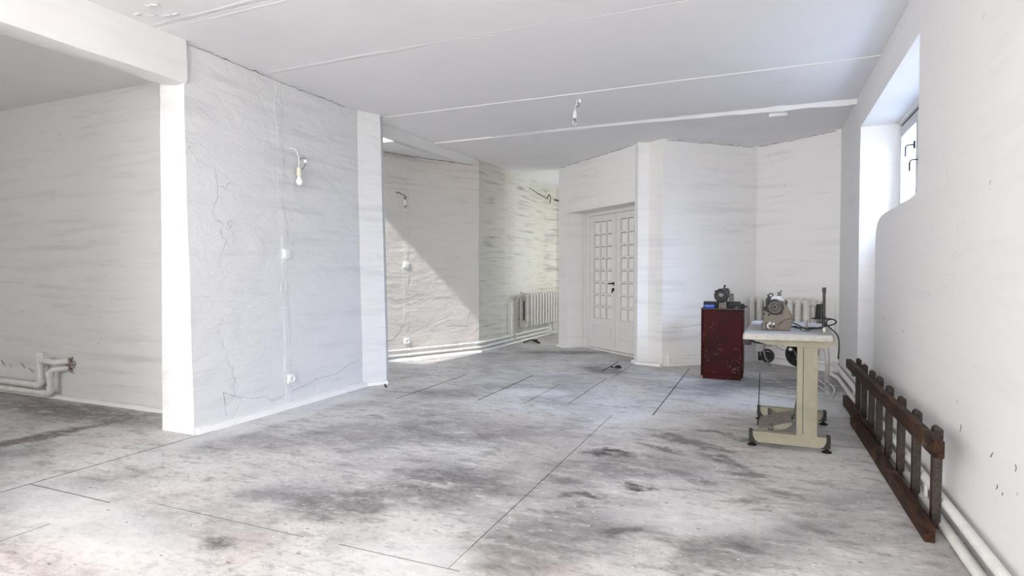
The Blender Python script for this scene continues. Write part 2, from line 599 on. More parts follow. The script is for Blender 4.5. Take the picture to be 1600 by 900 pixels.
def wall_prism(foot, z0, z1, top=None, step=0.14, amp=0.006, caps=True):
    """solid wall over a footprint with gently uneven hand-plastered faces"""
    bm = bmesh.new()
    top = top or foot
    n = len(foot)
    zs = max(1, int(round((z1 - z0) / step)))
    cols = []
    for i in range(n):
        a, b = Vector(foot[i]), Vector(foot[(i + 1) % n])
        ta, tb = Vector(top[i]), Vector(top[(i + 1) % n])
        k = max(1, int(round((b - a).length / step)))
        for s in range(k):
            cols.append((a.lerp(b, s / k), ta.lerp(tb, s / k)))
    grid = []
    for a, ta in cols:
        c = []
        for j in range(zs + 1):
            f = j / zs
            q = a.lerp(ta, f)
            p = Vector((q.x, q.y, z0 + (z1 - z0) * f))
            c.append(bm.verts.new(p + wob(p, amp)))
        grid.append(c)
    m = len(grid)
    for i in range(m):
        A, B = grid[i], grid[(i + 1) % m]
        for j in range(zs):
            bm.faces.new((A[j], B[j], B[j + 1], A[j + 1]))
    if caps:
        bm.faces.new([c[0] for c in grid])
        bm.faces.new([c[-1] for c in grid])
    return bm


# ================================================================== SETTING
# ---- floor with saw-cut joints (real channels)
FX0, FX1, FY0, FY1 = -7.2, 0.80, -3.1, 10.9
w = 0.006
grooves = []   # x0,x1,y0,y1


def gx(x, y0, y1, hw=0.004):
    hw *= .7
    grooves.append((x - hw, x + hw, y0, y1))


def gy(y, x0, x1, hw=0.004):
    hw *= .6
    grooves.append((x0, x1, y - hw, y + hw))


gx(-3.61, -1.0, 3.02, 0.006)
gx(-3.035, 4.45, 5.85, 0.007)
gx(-2.33, 4.68, 6.05, 0.008)
gx(-1.90, 4.72, 5.70, 0.004)
gx(-1.545, 4.86, 6.2, 0.004)
gx(-1.70, 6.6, 7.45, 0.010)
gx(-1.49, 6.2, 7.28, 0.004)
gx(-1.10, 2.15, 4.6, 0.0026)
gx(-1.10, 1.95, 2.15, 0.0014)
gx(-0.80, 4.72, 7.2, 0.006)
gx(-0.028, 4.72, 7.2, 0.006)
gx(-2.95, 1.2, 1.6, 0.003)
gy(1.865, -3.61, -2.95, 0.005)
gy(1.945, -2.72, -1.8, 0.003)
gy(1.95, -1.62, -1.05, 0.003)
gy(4.715, -3.35, -3.0, 0.008)
gy(4.70, -2.33, -1.9, 0.003)
gy(4.80, -1.9, -1.55, 0.004)
gx(-4.68, 2.0, 3.1, 0.003)
xs = {FX0, FX1}
ys = {FY0, FY1}
for g in grooves:
    xs |= {g[0], g[1]}
    ys |= {g[2], g[3]}
xs, ys = sorted(xs), sorted(ys)
bm = bmesh.new()
GD = 0.012


def zc(i, j):
    if i < 0 or j < 0 or i >= len(xs) - 1 or j >= len(ys) - 1:
        return 0.0
    cx, cy = (xs[i] + xs[i + 1]) / 2, (ys[j] + ys[j + 1]) / 2
    return -GD if any(g[0] < cx < g[1] and g[2] < cy < g[3] for g in grooves) else 0.0


def quad(a, b, c, d, mi=0):
    f = bm.faces.new([bm.verts.new(p) for p in (a, b, c, d)])
    f.material_index = mi


for i in range(len(xs) - 1):
    for j in range(len(ys) - 1):
        z = zc(i, j)
        x0, x1, y0, y1 = xs[i], xs[i + 1], ys[j], ys[j + 1]
        quad((x0, y0, z), (x1, y0, z), (x1, y1, z), (x0, y1, z), 1 if z < 0 else 0)
        if z < 0:
            for (di, dj, e0, e1) in ((-1, 0, (x0, y0), (x0, y1)), (1, 0, (x1, y1), (x1, y0)), (0, -1, (x1, y0), (x0, y0)), (0, 1, (x0, y1), (x1, y1))):
                if zc(i + di, j + dj) == 0.0:
                    quad((*e0, z), (*e1, z), (*e1, 0), (*e0, 0), 1)
bmesh.ops.remove_doubles(bm, verts=bm.verts, dist=1e-5)
obj('floor', bm, [M['floor'], M['groove']], kind='structure')

# ---- partition with the bulb (leans a little outwards to the top)
pf = [(-3.975, 2.885), (-3.65, 2.885), (-3.675, 4.80), (-3.545, 5.02), (-3.60, 5.14), (-3.975, 5.10)]
pt = [(-3.98, 2.92), (-3.755, 2.92), (-3.77, 4.86), (-3.655, 5.09), (-3.70, 5.2), (-3.975, 5.16)]
wall_partition = obj('wall_partition', wall_prism(pf, 0, 2.77, pt, amp=0.009, step=0.10), M['wall_left'], smooth=True, kind='structure')
# wall of the side room / alcove (plane y = 3.28)
obj('wall_alcove', wall_prism([(-7.0, 3.28), (-3.97, 3.28), (-3.97, 3.46), (-7.0, 3.46)], 0, 2.77, amp=0.008), M['wall_alcove'], smooth=True, kind='structure')
# beam over the alcove opening
bm = bmesh.new()
N = 44
for k in range(N + 1):
    y = -3.0 + (2.93 + 3.0) * k / N
    sec = [(-3.735, 2.77), (-3.72, 2.60), (-3.715, 2.49), (-3.735, 2.462), (-3.80, 2.452), (-3.95, 2.475), (-3.985, 2.50), (-3.985, 2.77)]
    for (x, z) in sec:
        nn = noise.noise_vector(Vector((x * 3, y * 2.2, z * 3)))
        bm.verts.new((x + nn.x * .008, y, z + (nn.z * .008 if z < 2.7 else 0)))
bm.verts.ensure_lookup_table()
for k in range(N):
    for i in range(7):
        a = k * 8 + i
        bm.faces.new((bm.verts[a], bm.verts[a + 1], bm.verts[a + 9], bm.verts[a + 8]))
bm.faces.new([bm.verts[i] for i in range(8)])
bm.faces.new([bm.verts[N * 8 + i] for i in range(8)])
obj('trim_ceiling_beam', bm, M['wall_right'], smooth=True, kind='structure')

# ---- tan wall, green wall, end wall of the passage
ta, tb = Vector((-3.765, 7.60)), Vector((-4.45, 6.20))
d = (tb - ta).normalized()
tc = ta + d * 3.6
nn = Vector((d.y, -d.x))
if nn.x > 0:
    nn = -nn
obj('wall_tan', wall_prism([ta, tc, tc + nn * .2, Vector((-3.9, 7.65))], 0, 2.77, amp=0.010, step=.12), M['wall_tan'], smooth=True, kind='structure')
obj('wall_green_light', wall_prism([(-3.765, 7.60), (-3.70, 10.30), (-3.60, 10.56), (-3.95, 10.56), (-3.95, 7.6)], 0, 2.77, amp=0.008, step=.12), M['wall_green_light'], smooth=True, kind='structure')
obj('wall_passage_end', wall_prism([(-3.7, 10.56), (-1.3, 10.56), (-1.3, 10.75), (-3.7, 10.75)], 0, 2.77, amp=0.006), M['wall_green_light'], smooth=True, kind='structure')
obj('wall_passage_side', bx(-1.5, -1.35, 7.9, 10.6, 0, 2.77), M['wall'], kind='structure')

# ---- wall with the double door
A = Vector((-2.92, 8.68))
U = Vector((0.759, -0.651))
V = Vector((0.651, 0.759))


def dw(s, dep=0.0):
    return A + U * s + V * dep


obj('wall_door', wall_prism([dw(0), dw(.25), dw(.262, .30), dw(.262, .42), dw(0.0, .42)], 0, 2.77, amp=0.006), M['wall'], smooth=True, kind='structure')
bm = wall_prism([dw(.25), dw(1.87), dw(1.86, .42), dw(.26, .42)], 2.035, 2.77, amp=0.006)
obj('wall_door_lintel', bm, M['wall'], smooth=True, kind='structure')
P0, P1, P2, P3 = Vector((-1.501, 7.462)), Vector((-1.445, 7.375)), Vector((-1.325, 7.44)), Vector((-1.125, 7.275))
R0 = Vector((-0.085, 8.19))
obj('wall_pier', wall_prism([P0, P1, P2, P3, R0, R0 + Vector((.08, .1)), dw(2.3, .62), dw(1.86, .42), dw(1.86, .30)], 0, 2.77, amp=0.006), M['wall'], smooth=True, kind='structure')
# far wall behind the radiator
R1 = Vector((0.80, 7.575))
wn0 = Vector(((R1 - R0).y, -(R1 - R0).x, 0)).normalized()
obj('wall_radiator', wall_prism([R0, R1, R1 + Vector((.1, .12)), R0 + Vector((.1, .14))], 0, 2.77, amp=0.005), M['wall'], smooth=True, kind='structure')

# ---- right wall with the window niche (reveals cut through the inner leaf)
XR = 0.79
outer = [(-3.0, 0.0), (7.75, 0.0), (7.75, 2.77), (-3.0, 2.77)]
curve = [(3.95, 2.475), (3.95, 1.59), (4.12, 1.572), (4.35, 1.566), (4.62, 1.562), (4.88, 1.560), (5.08, 1.548), (5.20, 1.515), (5.265, 1.45), (5.285, 1.36), (5.285, 1.0), (5.285, 0.5), (5.285, 0.02), (6.13, 0.02), (6.13, 1.2), (6.13, 2.445), (5.0, 2.46)]
tris = geometry.tessellate_polygon([[Vector((p[0], p[1], 0)) for p in outer], [Vector((p[0], p[1], 0)) for p in curve]])
allp = outer + curve
bm = bmesh.new()
vv = [bm.verts.new((XR, p[0], p[1])) for p in allp]
for tr in tris:
    bm.faces.new([vv[i] for i in tr])
XW = 1.075
inner = [bm.verts.new((XW, p[0], p[1])) for p in curve]
hole = vv[len(outer):]
for i in range(len(curve)):
    j = (i + 1) % len(curve)
    bm.faces.new((hole[i], hole[j], inner[j], inner[i]))
wall_right = obj('wall_right', bm, M['wall_right'], kind='structure')
# outer leaf with the window opening
WY0, WY1, WZ0, WZ1 = 3.95, 6.10, 1.62, 2.425
bm = bmesh.new()
for (y0, y1, z0, z1) in ((3.6, 6.4, -0.05, WZ0), (3.6, 6.4, WZ1, 2.8), (WY1, 6.4, WZ0, WZ1), (3.6, WY0, WZ0, WZ1)):
    box(bm, ((XW + 0.001 + 1.27) / 2, (y0 + y1) / 2, (z0 + z1) / 2), (1.27 - XW, y1 - y0, z1 - z0))
obj('wall_niche_back', bm, M['wall_right'], kind='structure')

# ---- window in the niche
win = struct_root('window_1', (1.1, 5.0, 1.62))


def winbar(name, y0, y1, z0, z1, x0=1.085, x1=1.145, mat='window_paint', parent=win, bev=.004):
    return obj(name, bx(x0, x1, y0, y1, z0, z1, bev), M[mat], parent)


winbar('window_frame', WY0, WY1, WZ1 - .055, WZ1)
winbar('window_frame', WY0, WY1, WZ0, WZ0 + .05)
winbar('window_frame', WY1 - .05, WY1, WZ0 + .05, WZ1 - .055)
winbar('window_frame', WY0, WY0 + .05, WZ0 + .05, WZ1 - .055)
for (y0, y1) in ((5.40, 6.04), (4.70, 5.34), (4.01, 4.64)):
    s = winbar('window_sash', y0, y1, WZ1 - .125, WZ1 - .06, 1.075, 1.12)
    winbar('sash_rail', y0, y1, WZ0 + .055, WZ0 + .11, 1.075, 1.12, parent=s)
    winbar('sash_stile', y0, y0 + .05, WZ0 + .11, WZ1 - .125, 1.075, 1.12, parent=s)
    winbar('sash_stile', y1 - .05, y1, WZ0 + .11, WZ1 - .125, 1.075, 1.12, parent=s)
    obj('pane', bx(1.098, 1.102, y0 + .045, y1 - .045, WZ0 + .10, WZ1 - .12), M['window_glass'], s)
for y in (5.345, 4.645):
    winbar('window_mullion', y, y + .05, WZ0 + .05, WZ1 - .055)
obj('frame_slot', bx(1.0835, 1.0852, 5.40, 6.03, WZ1 - .030, WZ1 - .016), M['dark'], win)
for (y, z) in ((5.46, 2.13), (5.31, 1.99)):
    bm = bmesh.new()
    tube(bm, bend_pts([(1.07, y, z), (1.025, y, z), (1.025, y + .08, z), (1.025, y + .085, z - .075)], .015), .006, 8)
    box(bm, (1.068, y, z), (.012, .03, .06), bev=.003)
    obj('window_handle', bm, M['black'], win, smooth=True)

obj('wall_light_blocker', wall_prism([(-3.97, -3.0), (-3.73, -3.0), (-3.73, 1.55), (-3.97, 1.55)], 0, 2.5, amp=0.005), M['wall'], smooth=True, kind='structure')  # unseen stub added to keep the back window light out of the alcove
# ---- remaining shell behind and beside the camera
obj('wall_back', bx(-7.2, 1.0, -3.15, -3.0, 0, 2.8), M['wall'], kind='structure')
obj('wall_left', bx(-7.15, -7.0, -3.1, 3.4, 0, 2.8), M['wall'], kind='structure')
obj('wall_side_room', bx(-6.0, -3.95, 3.46, 3.56, 0, 2.8), M['wall'], kind='structure')
obj('wall_side_room_left', bx(-6.1, -5.95, 3.4, 6.5, 0, 2.8), M['wall'], kind='structure')

# ---- main ceiling: concrete slabs as separate panels, joints left open
ceil = struct_root('ceiling', (0, 0, 2.76))
obj('ceiling_slab', bx(-3.86, 1.3, -3.1, 10.9, 2.80, 2.9), M['ceiling_dark'], ceil)
seams = [-3.1, -0.8, 0.35, 1.52, 2.70, 3.68, 5.17, 6.42, 7.56, 8.75, 10.8]
tilt = {5: (2.760, 2.762), 6: (2.757, 2.764), 7: (2.748, 2.752), 8: (2.752, 2.748)}
for i in range(len(seams) - 1):
    y0, y1 = seams[i], seams[i + 1]
    gap = 0.005 if i + 1 != 6 else .007
    z0, z1 = tilt.get(i, (2.760, 2.760))
    bm = bmesh.new()
    n = 40
    lows, ups = [], []
    for side, y, z in ((0, y0 + gap, z0), (1, y1 - gap, z1)):
        row = []
        for k in range(n + 1):
            x = -3.86 + (1.2 + 3.86) * k / n
            rag = noise.noise(Vector((x * 7, y * 3, side))) * .004 + noise.noise(Vector((x * 23, y * 3, side))) * .003
            yy = y + (abs(rag) if side == 0 else -abs(rag))
            zz = z + noise.noise(Vector((x * .9, y * .8, 2))) * .004
            row.append(bm.verts.new((x, yy, zz)))
        lows.append(row)
        ups.append([bm.verts.new((v.co.x, v.co.y, 2.81)) for v in row])
    for k in range(n):
        bm.faces.new((lows[0][k], lows[0][k + 1], lows[1][k + 1], lows[1][k]))
        bm.faces.new((lows[0][k], lows[0][k + 1], ups[0][k + 1], ups[0][k]))
        bm.faces.new((lows[1][k], lows[1][k + 1], ups[1][k + 1], ups[1][k]))
    obj('ceiling_panel', bm, M['ceiling'], ceil)


def ridge(name, y, x0, x1, wdt, drop0, drop1, seed=0, mat='ceiling', zoff=2.762):
    """plaster fillet along a joint, uneven in width and depth"""
    bm = bmesh.new()
    n = 90
    prev = None
    for k in range(n + 1):
        f = k / n
        x = x0 + (x1 - x0) * f
        h = (drop0 + (drop1 - drop0) * f) * (1 + .35 * noise.noise(Vector((x * 4, seed, 0))))
        ww = wdt * (1 + .5 * noise.noise(Vector((x * 5, seed, 4))))
        yo = y + .012 * noise.noise(Vector((x * 3, seed, 8)))
        row = [bm.verts.new(p) for p in ((x, yo - ww, zoff), (x, yo - ww * .2, zoff - h), (x, yo + ww * .6, zoff - h * .8), (x, yo + ww, zoff))]
        if prev:
            for i in range(3):
                bm.faces.new((prev[i], prev[i + 1], row[i + 1], row[i]))
        prev = row
    return obj(name, bm, M[mat], ceil, smooth=True)


ridge('joint_plaster', 6.40, -3.0, 0.80, .045, .006, .045, 1)
ridge('joint_plaster', 3.66, -3.75, -0.9, .03, .006, .003, 2)
ridge('joint_plaster', 2.665, -3.73, 0.5, .018, .005, .004, 3)
ridge('joint_plaster', 2.745, -3.73, 0.5, .014, .004, .004, 4)
ridge('joint_plaster', 5.205, -3.6, 0.7, .010, .002, .002, 5)
# raised edge strip between partition and tan wall, then the lower ceiling of the side room with its skylight
bm = bmesh.new()
prism(bm, [(-3.825, 2.765), (-3.825, 2.728), (-3.835, 2.722), (-3.905, 2.672), (-4.0, 2.672), (-4.0, 2.765)], (0, 5.0, 0), (1, 0, 0), (0, 0, 1), (0.04, 2.66, 0))
obj('trim_edge_beam', bm, M['wall_right'], kind='structure')
bm = bmesh.new()
SZ = 2.672
for (x0, x1, y0, y1) in ((-6.0, -3.97, 5.83, 7.9), (-6.0, -3.97, 5.42, 5.50), (-6.0, -5.4, 3.5, 5.42), (-4.0, -3.90, 3.5, 5.46), (-6.0, -4.9, 5.50, 5.83)):  # boxes leave an added, unseen second opening that shapes the sun patch
    box(bm, ((x0 + x1) / 2, (y0 + y1) / 2, SZ + .03), (x1 - x0, y1 - y0, .06))
obj('ceiling_side_room', bm, M['ceiling'], kind='structure')
obj('window_2', bx(-4.9, -3.905, 5.50, 5.83, SZ + .012, SZ + .03), M['sky_glazing'], kind='structure')
# alcove ceiling, slabs running away from the camera
alc = struct_root('ceiling_alcove', (-5.5, 1, 2.67))
obj('ceiling_slab', bx(-7.1, -3.96, -3.1, 3.4, 2.72, 2.80), M['ceiling_dark'], alc)
ax = [-7.1, -6.52, -5.46, -4.38, -3.96]
for i in range(4):
    bm = bx(ax[i] + .003, ax[i + 1] - .003, -3.1, 3.34, 2.672, 2.73)
    obj('ceiling_panel', bm, M['ceiling'], alc)

# ---- ceiling damage: curled paint flakes and round patch
bm = bmesh.new()
for (x, y, L, a) in ((-3.42, 2.47, .09, .2), (-3.62, 2.52, .06, -.6), (-3.56, 2.56, .05, .4), (-3.47, 2.60, .08, .1), (-3.40, 2.61, .05, -.3)):
    c, s = math.cos(a), math.sin(a)
    rows = []
    for k in range(7):
        f = k / 6
        px, py = (f - .5) * L, .012 * math.sin(f * 9)
        zz = 2.758 - .004 - .012 * math.sin(f * math.pi)
        rows.append([bm.verts.new((x + px * c - py * s, y + px * s + py * c, 2.759)), bm.verts.new((x + px * c - (py - .02) * s, y + px * s + (py - .02) * c, zz)), bm.verts.new((x + px * c - (py - .022) * s, y + px * s + (py - .022) * c, zz + .003))])
    for r0, r1 in zip(rows[:-1], rows[1:]):
        for i in range(3):
            j = (i + 1) % 3
            bm.faces.new((r0[i], r0[j], r1[j], r1[i]))
o = obj('peeling_paint', bm, M['flake'], ceil)
bm = bmesh.new()
for ring in range(1):
    pts = []
    for k in range(25):
        a = 2 * math.pi * k / 24
        r = .085 + .012 * noise.noise(Vector((math.cos(a) * 2, math.sin(a) * 2, 0)))
        pts.append((-1.655 + math.cos(a) * r, 3.03 + math.sin(a) * r * .7, 2.758))
    tube(bm, pts, .004, 6)
obj('plaster_ring', bm, M['flake'], ceil, smooth=True)

# ---- skirtings and floor fillets


def skirt(name, a, b, h, th, side, mat='trim', amp=.004, z=0.0):
    a, b = Vector(a), Vector(b)
    dd = (b - a).normalized()
    nrm = Vector((dd.y, -dd.x)) * side
    n = max(2, int((b - a).length / .07))
    bm = bmesh.new()
    prev = None
    for k in range(n + 1):
        q = a.lerp(b, k / n)
        v1 = noise.noise(Vector((q.x * 5, q.y * 5, 1))) * amp
        v2 = noise.noise(Vector((q.x * 5, q.y * 5, 5))) * amp
        sec = [q, q + nrm * (th + v1), q + nrm * (th * .8 + v1), q]
        zz = [z, z, z + h * .85 + v2, z + h + v2]
        row = [bm.verts.new((p.x, p.y, h_)) for p, h_ in zip(sec, zz)]
        if prev:
            for i in range(3):
                bm.faces.new((prev[i], prev[i + 1], row[i + 1], row[i]))
        else:
            bm.faces.new(row)
        prev = row
    bm.faces.new(prev)
    return obj(name, bm, M[mat], kind='structure')


skirt('baseboard_partition', (-3.66, 2.90), (-3.67, 4.81), .045, .050, 1)
skirt('baseboard_partition', (-3.68, 4.80), (-3.545, 5.03), .03, .035, 1)
skirt('baseboard_alcove', (-7.0, 3.29), (-3.96, 3.29), .035, .055, 1)
skirt('baseboard_tan', tc, ta, .035, .07, 1)
skirt('baseboard_green', ta, (-3.70, 10.3), .02, .05, 1)
skirt('baseboard_door', dw(-.01), dw(.24), .03, .045, 1)
skirt('baseboard_pier', P0, P1, .035, .05, 1, amp=.006)
skirt('baseboard_pier', P1 + Vector((-.01, -.02)), P3, .03, .045, 1, amp=.006)
q0 = P3.lerp(R0, .055)
b0 = obj('baseboard_far', wall_prism([q0, R0 + Vector((0, -.0)), R0 + Vector((.032, -.024)), q0 + Vector((.026, -.030))], 0, .125, amp=.003), M['trim'], smooth=True, kind='structure')
obj('baseboard_radiator', wall_prism([R0 + Vector((.0, .0)), R1, R1 + Vector((-.014, -.02)), R0 + Vector((.01, -.03))], 0, .125, amp=.003), M['trim'], smooth=True, kind='structure')
skirt('baseboard_right', (.792, 3.94 + 1.34), (.792, -3.0), .045, .03, -1)
skirt('baseboard_right', (.792, 7.6), (.792, 6.13), .045, .03, -1)
# threshold of the door
bm = bmesh.new()
prism(bm, [(.262, .0), (1.86, .0), (1.86, .20), (.262, .20)], (A.x, A.y, 0), (U.x, U.y, 0), (V.x, V.y, 0), (0, 0, .001))
bm.free()

# ---- double door
door = struct_root('door_1', (*dw(1.06, .30), 0))


def dbox(name, s0, s1, d0, d1, z0, z1, mat='door', parent=door, bev=0.0):
    bm = bmesh.new()
    c = dw((s0 + s1) / 2, (d0 + d1) / 2)
    box(bm, (c.x, c.y, (z0 + z1) / 2), (s1 - s0, d1 - d0, z1 - z0), rz=math.atan2(U.y, U.x), bev=bev)
    return obj(name, bm, M[mat], parent)


dbox('door_frame', .262, .40, .29, .40, 0, 2.035, bev=.004)
dbox('door_frame', 1.71, 1.86, .29, .40, 0, 2.035, bev=.004)
dbox('door_frame', .40, 1.71, .29, .40, 1.985, 2.035, bev=.004)
dbox('door_casing', .285, .33, .272, .29, 0, 2.02, bev=.004)
dbox('door_threshold', .40, 1.71, .27, .40, 0, .022)
for (s0, s1, hs) in ((.403, 1.052, 1), (1.060, 1.707, -1)):
    z0, z1 = .03, 1.98
    D0, D1 = .305, .345
    st = .095
    leaf = dbox('door_leaf', s0, s0 + st, D0, D1, z0, z1, bev=.002)
    dbox('stile', s1 - st, s1, D0, D1, z0, z1, parent=leaf, bev=.002)
    dbox('rail', s0 + st, s1 - st, D0, D1, z1 - .09, z1, parent=leaf)
    dbox('rail', s0 + st, s1 - st, D0, D1, .37, .465, parent=leaf)
    dbox('rail', s0 + st, s1 - st, D0, D1, z0, .19, parent=leaf)
    dbox('door_panel', s0 + st, s1 - st, D0 + .012, D1 - .01, .19, .37, parent=leaf)
    dbox('panel_moulding', s0 + st + .02, s1 - st - .02, D0 + .004, D0 + .014, .21, .35, parent=leaf, bev=.003)
    g0, g1 = s0 + st, s1 - st
    gz0, gz1 = .465, z1 - .09
    nc, nr = 3, 8
    mw = .022
    cw, chh = (g1 - g0) / nc, (gz1 - gz0) / nr
    for c_ in range(1, nc):
        dbox('muntin', g0 + cw * c_ - mw / 2, g0 + cw * c_ + mw / 2, D0 + .002, D1 - .006, gz0, gz1, parent=leaf)
    for r_ in range(1, nr):
        dbox('muntin', g0, g1, D0 - .001, D1 - .006, gz0 + chh * r_ - mw / 2, gz0 + chh * r_ + mw / 2, parent=leaf)
    for c_ in range(nc):
        for r_ in range(nr):
            a0 = g0 + cw * c_ + (mw / 2 if c_ else 0)
            a1 = g0 + cw * (c_ + 1) - (mw / 2 if c_ < nc - 1 else 0)
            e0 = gz0 + chh * r_ + (mw / 2 if r_ else 0)
            e1 = gz0 + chh * (r_ + 1) - (mw / 2 if r_ < nr - 1 else 0)
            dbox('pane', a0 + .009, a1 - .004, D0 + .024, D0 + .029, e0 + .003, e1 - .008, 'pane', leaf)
    if hs == 1:
        bm = bmesh.new()
        for zz, L in ((.985, .10), (.90, .05)):
            c = dw(s1 - .04, D0 - .006)
            box(bm, (c.x, c.y, zz), (.026, .010, .045), rz=math.atan2(U.y, U.x), bev=.004)
        p0, p1, p2 = dw(s1 - .04, D0), dw(s1 - .04, D0 - .05), dw(s1 - .095, D0 - .052)
        tube(bm, bend_pts([(p0.x, p0.y, .985), (p1.x, p1.y, .985), (p2.x, p2.y, .98)], .02), .009, 8)
        p3 = dw(s1 - .04, D0 - .03)
        cyl(bm, (p0.x, p0.y, .90), (p3.x, p3.y, .90), .014)
        box(bm, (p3.x, p3.y, .875), (.02, .006, .05), rz=math.atan2(U.y, U.x))
        h = obj('door_handle', bm, M['black'], leaf, smooth=True)
# dark panel showing at the pane edges paints in the muntins' shadow
dbox('pane_shadow_panel', .41, 1.70, .337, .339, 0.40, 1.94, 'shadow_gap')

# ---- plaster chases, cracks and chips lying on the wall faces
from mathutils.bvhtree import BVHTree


def surface(o):
    me = o.data
    return BVHTree.FromPolygons([v.co.copy() for v in me.vertices], [tuple(p.vertices) for p in me.polygons])


def crack(wall, tree, pts, dirv, r=.0016, name='crack', mat='groove', jit=.012):
    dirv = Vector(dirv).normalized()
    out = []
    P = [Vector(p) for p in pts]
    for a, b in zip(P[:-1], P[1:]):
        n = max(2, int((b - a).length / .022))
        for k in range(n):
            q = a.lerp(b, k / n)
            q = q + Vector((noise.noise(q * 30), noise.noise(q * 30 + Vector((7, 0, 0))), noise.noise(q * 28 + Vector((0, 9, 0))))) * jit
            hit = tree.ray_cast(q + dirv * .3, -dirv, .6)
            if hit[0] is not None:
                out.append(hit[0] + dirv * .0004)
    if len(out) < 3:
        return
    bm = bmesh.new()
    tube(bm, out, [r * (.45 + .9 * abs(noise.noise(p * 17))) for p in out], 5)
    obj(name, bm, M[mat], wall)


def chase(wall, tree, top, bot, width, dirv, name='plaster_chase', mat='trim', seed=0, thick=.0045):
    """rough strip of filler over a buried cable: raised, ragged edges"""
    dirv = Vector(dirv).normalized()
    top, bot = Vector(top), Vector(bot)
    side = dirv.cross(Vector((0, 0, 1))).normalized()
    n, m = 90, 8
    bm = bmesh.new()
    prev = None
    for k in range(n + 1):
        c = top.lerp(bot, k / n)
        w0 = width * (1 + .7 * noise.noise(Vector((c.z * 5, seed, 0))) + .3 * noise.noise(Vector((c.z * 17, seed, 0))))
        c = c + side * (.02 * noise.noise(Vector((c.z * 2.5, seed, 5))))
        row = []
        for i in range(m + 1):
            f = i / m - .5
            q = c + side * (w0 * f)
            hit = tree.ray_cast(q + dirv * .3, -dirv, .6)
            h0 = hit[0] if hit[0] is not None else q
            h = 0 if i in (0, m) else thick * (.55 + .9 * noise.noise(q * 26 + Vector((seed, 0, 0))))
            row.append(bm.verts.new(h0 + dirv * (h if i not in (0, m) else -.001)))
        if prev:
            for i in range(m):
                bm.faces.new((prev[i], prev[i + 1], row[i + 1], row[i]))
        prev = row
    return obj(name, bm, M[mat], wall, smooth=True)


tp_ = surface(wall_partition)
X0 = -3.68
for yz in ([(3.784, .119), (3.865, .137), (3.987, .154), (4.098, .163), (4.123, .187), (4.248, .19), (4.396, .184), (4.497, .217), (4.62, .255), (4.718, .26), (4.769, .31)],
           [(3.138, .251), (3.287, .189), (3.459, .145), (3.53, .152), (3.609, .095), (3.706, .102), (3.784, .119)],
           [(3.138, .251), (3.154, .191), (3.142, .122), (3.169, .044)]):
    crack(wall_partition, tp_, [(X0, a, b) for a, b in yz], (1, 0, 0), .0013)
crack(wall_partition, tp_, [(-3.77, 2.95, 2.748), (-3.77, 3.8, 2.742), (-3.77, 4.7, 2.748)], (1, 0, 0), .0035, jit=.010)
chase(wall_partition, tp_, (-3.74, 3.80, 2.70), (-3.66, 3.80, .04), .085, (1, 0, 0), mat='wall_left', seed=2)
wt = bpy.data.objects['wall_tan']
tt_ = surface(wt)
nrm_t = (0.897, -0.442, 0)
for ps in ([(-4.434, 6.233, .251), (-4.377, 6.348, .282), (-4.34, 6.423, .351), (-4.298, 6.509, .487), (-4.293, 6.518, .687)],
           [(-4.009, 7.095, .398), (-3.952, 7.21, .408), (-3.904, 7.308, .393), (-3.835, 7.448, .375)],
           [(-4.0, 7.113, .122), (-3.976, 7.161, .154), (-3.904, 7.308, .159)]):
    crack(wt, tt_, ps, nrm_t, .0022)
crack(wt, tt_, [(-4.8, 5.5, 2.655), (-4.3, 6.5, 2.655), (-3.80, 7.52, 2.66)], nrm_t, .005, jit=.010)
chase(wt, tt_, (-4.293, 6.52, 2.62), (-4.293, 6.52, .20), .09, nrm_t, mat='wall_tan', seed=9)
crack(bpy.data.objects['wall_door'], surface(bpy.data.objects['wall_door']), [(*dw(.02), 2.748), (*dw(.24), 2.748)], (-V.x, -V.y, 0), .004)
crack(bpy.data.objects['wall_door_lintel'], surface(bpy.data.objects['wall_door_lintel']), [(*dw(.27), 2.748), (*dw(1.85), 2.748)], (-V.x, -V.y, 0), .004)
wp = bpy.data.objects['wall_pier']
tr_ = surface(wp)
vn = Vector((R0.y - P3.y, -(R0.x - P3.x), 0)).normalized()
crack(wp, tr_, [(*P3.lerp(R0, .03), 2.735), (*P3.lerp(R0, .5), 2.74), (*P3.lerp(R0, .97), 2.735)], vn, .004)
crack(wp, tr_, [(-1.08, 7.343, .47), (-.95, 7.45, .46), (-.75, 7.62, .49), (-.62, 7.72, .48)], vn, .0016)
wr = bpy.data.objects['wall_radiator']
crack(wr, surface(wr), [(*R0.lerp(R1, .03), 2.74), (*R0.lerp(R1, .95), 2.745)], wn0, .004)
# chips in the smooth right wall
wrt = surface(wall_right)
for (y, z, L) in ((4.255, .765, .03), (2.713, .436, .05), (2.655, .34, .03), (2.494, .456, .04), (3.096, .439, .05), (4.9, .80, .03), (2.60, .335, .02)):
    crack(wall_right, wrt, [(.79, y, z), (.79, y - L * .35, z + L * .45), (.79, y - L * .1, z + L * .8)], (-1, 0, 0), .0022, name='chip', jit=.014)

# ================================================================== PIPES AND RADIATORS
# ---- radiator in the passage (beside the green wall)


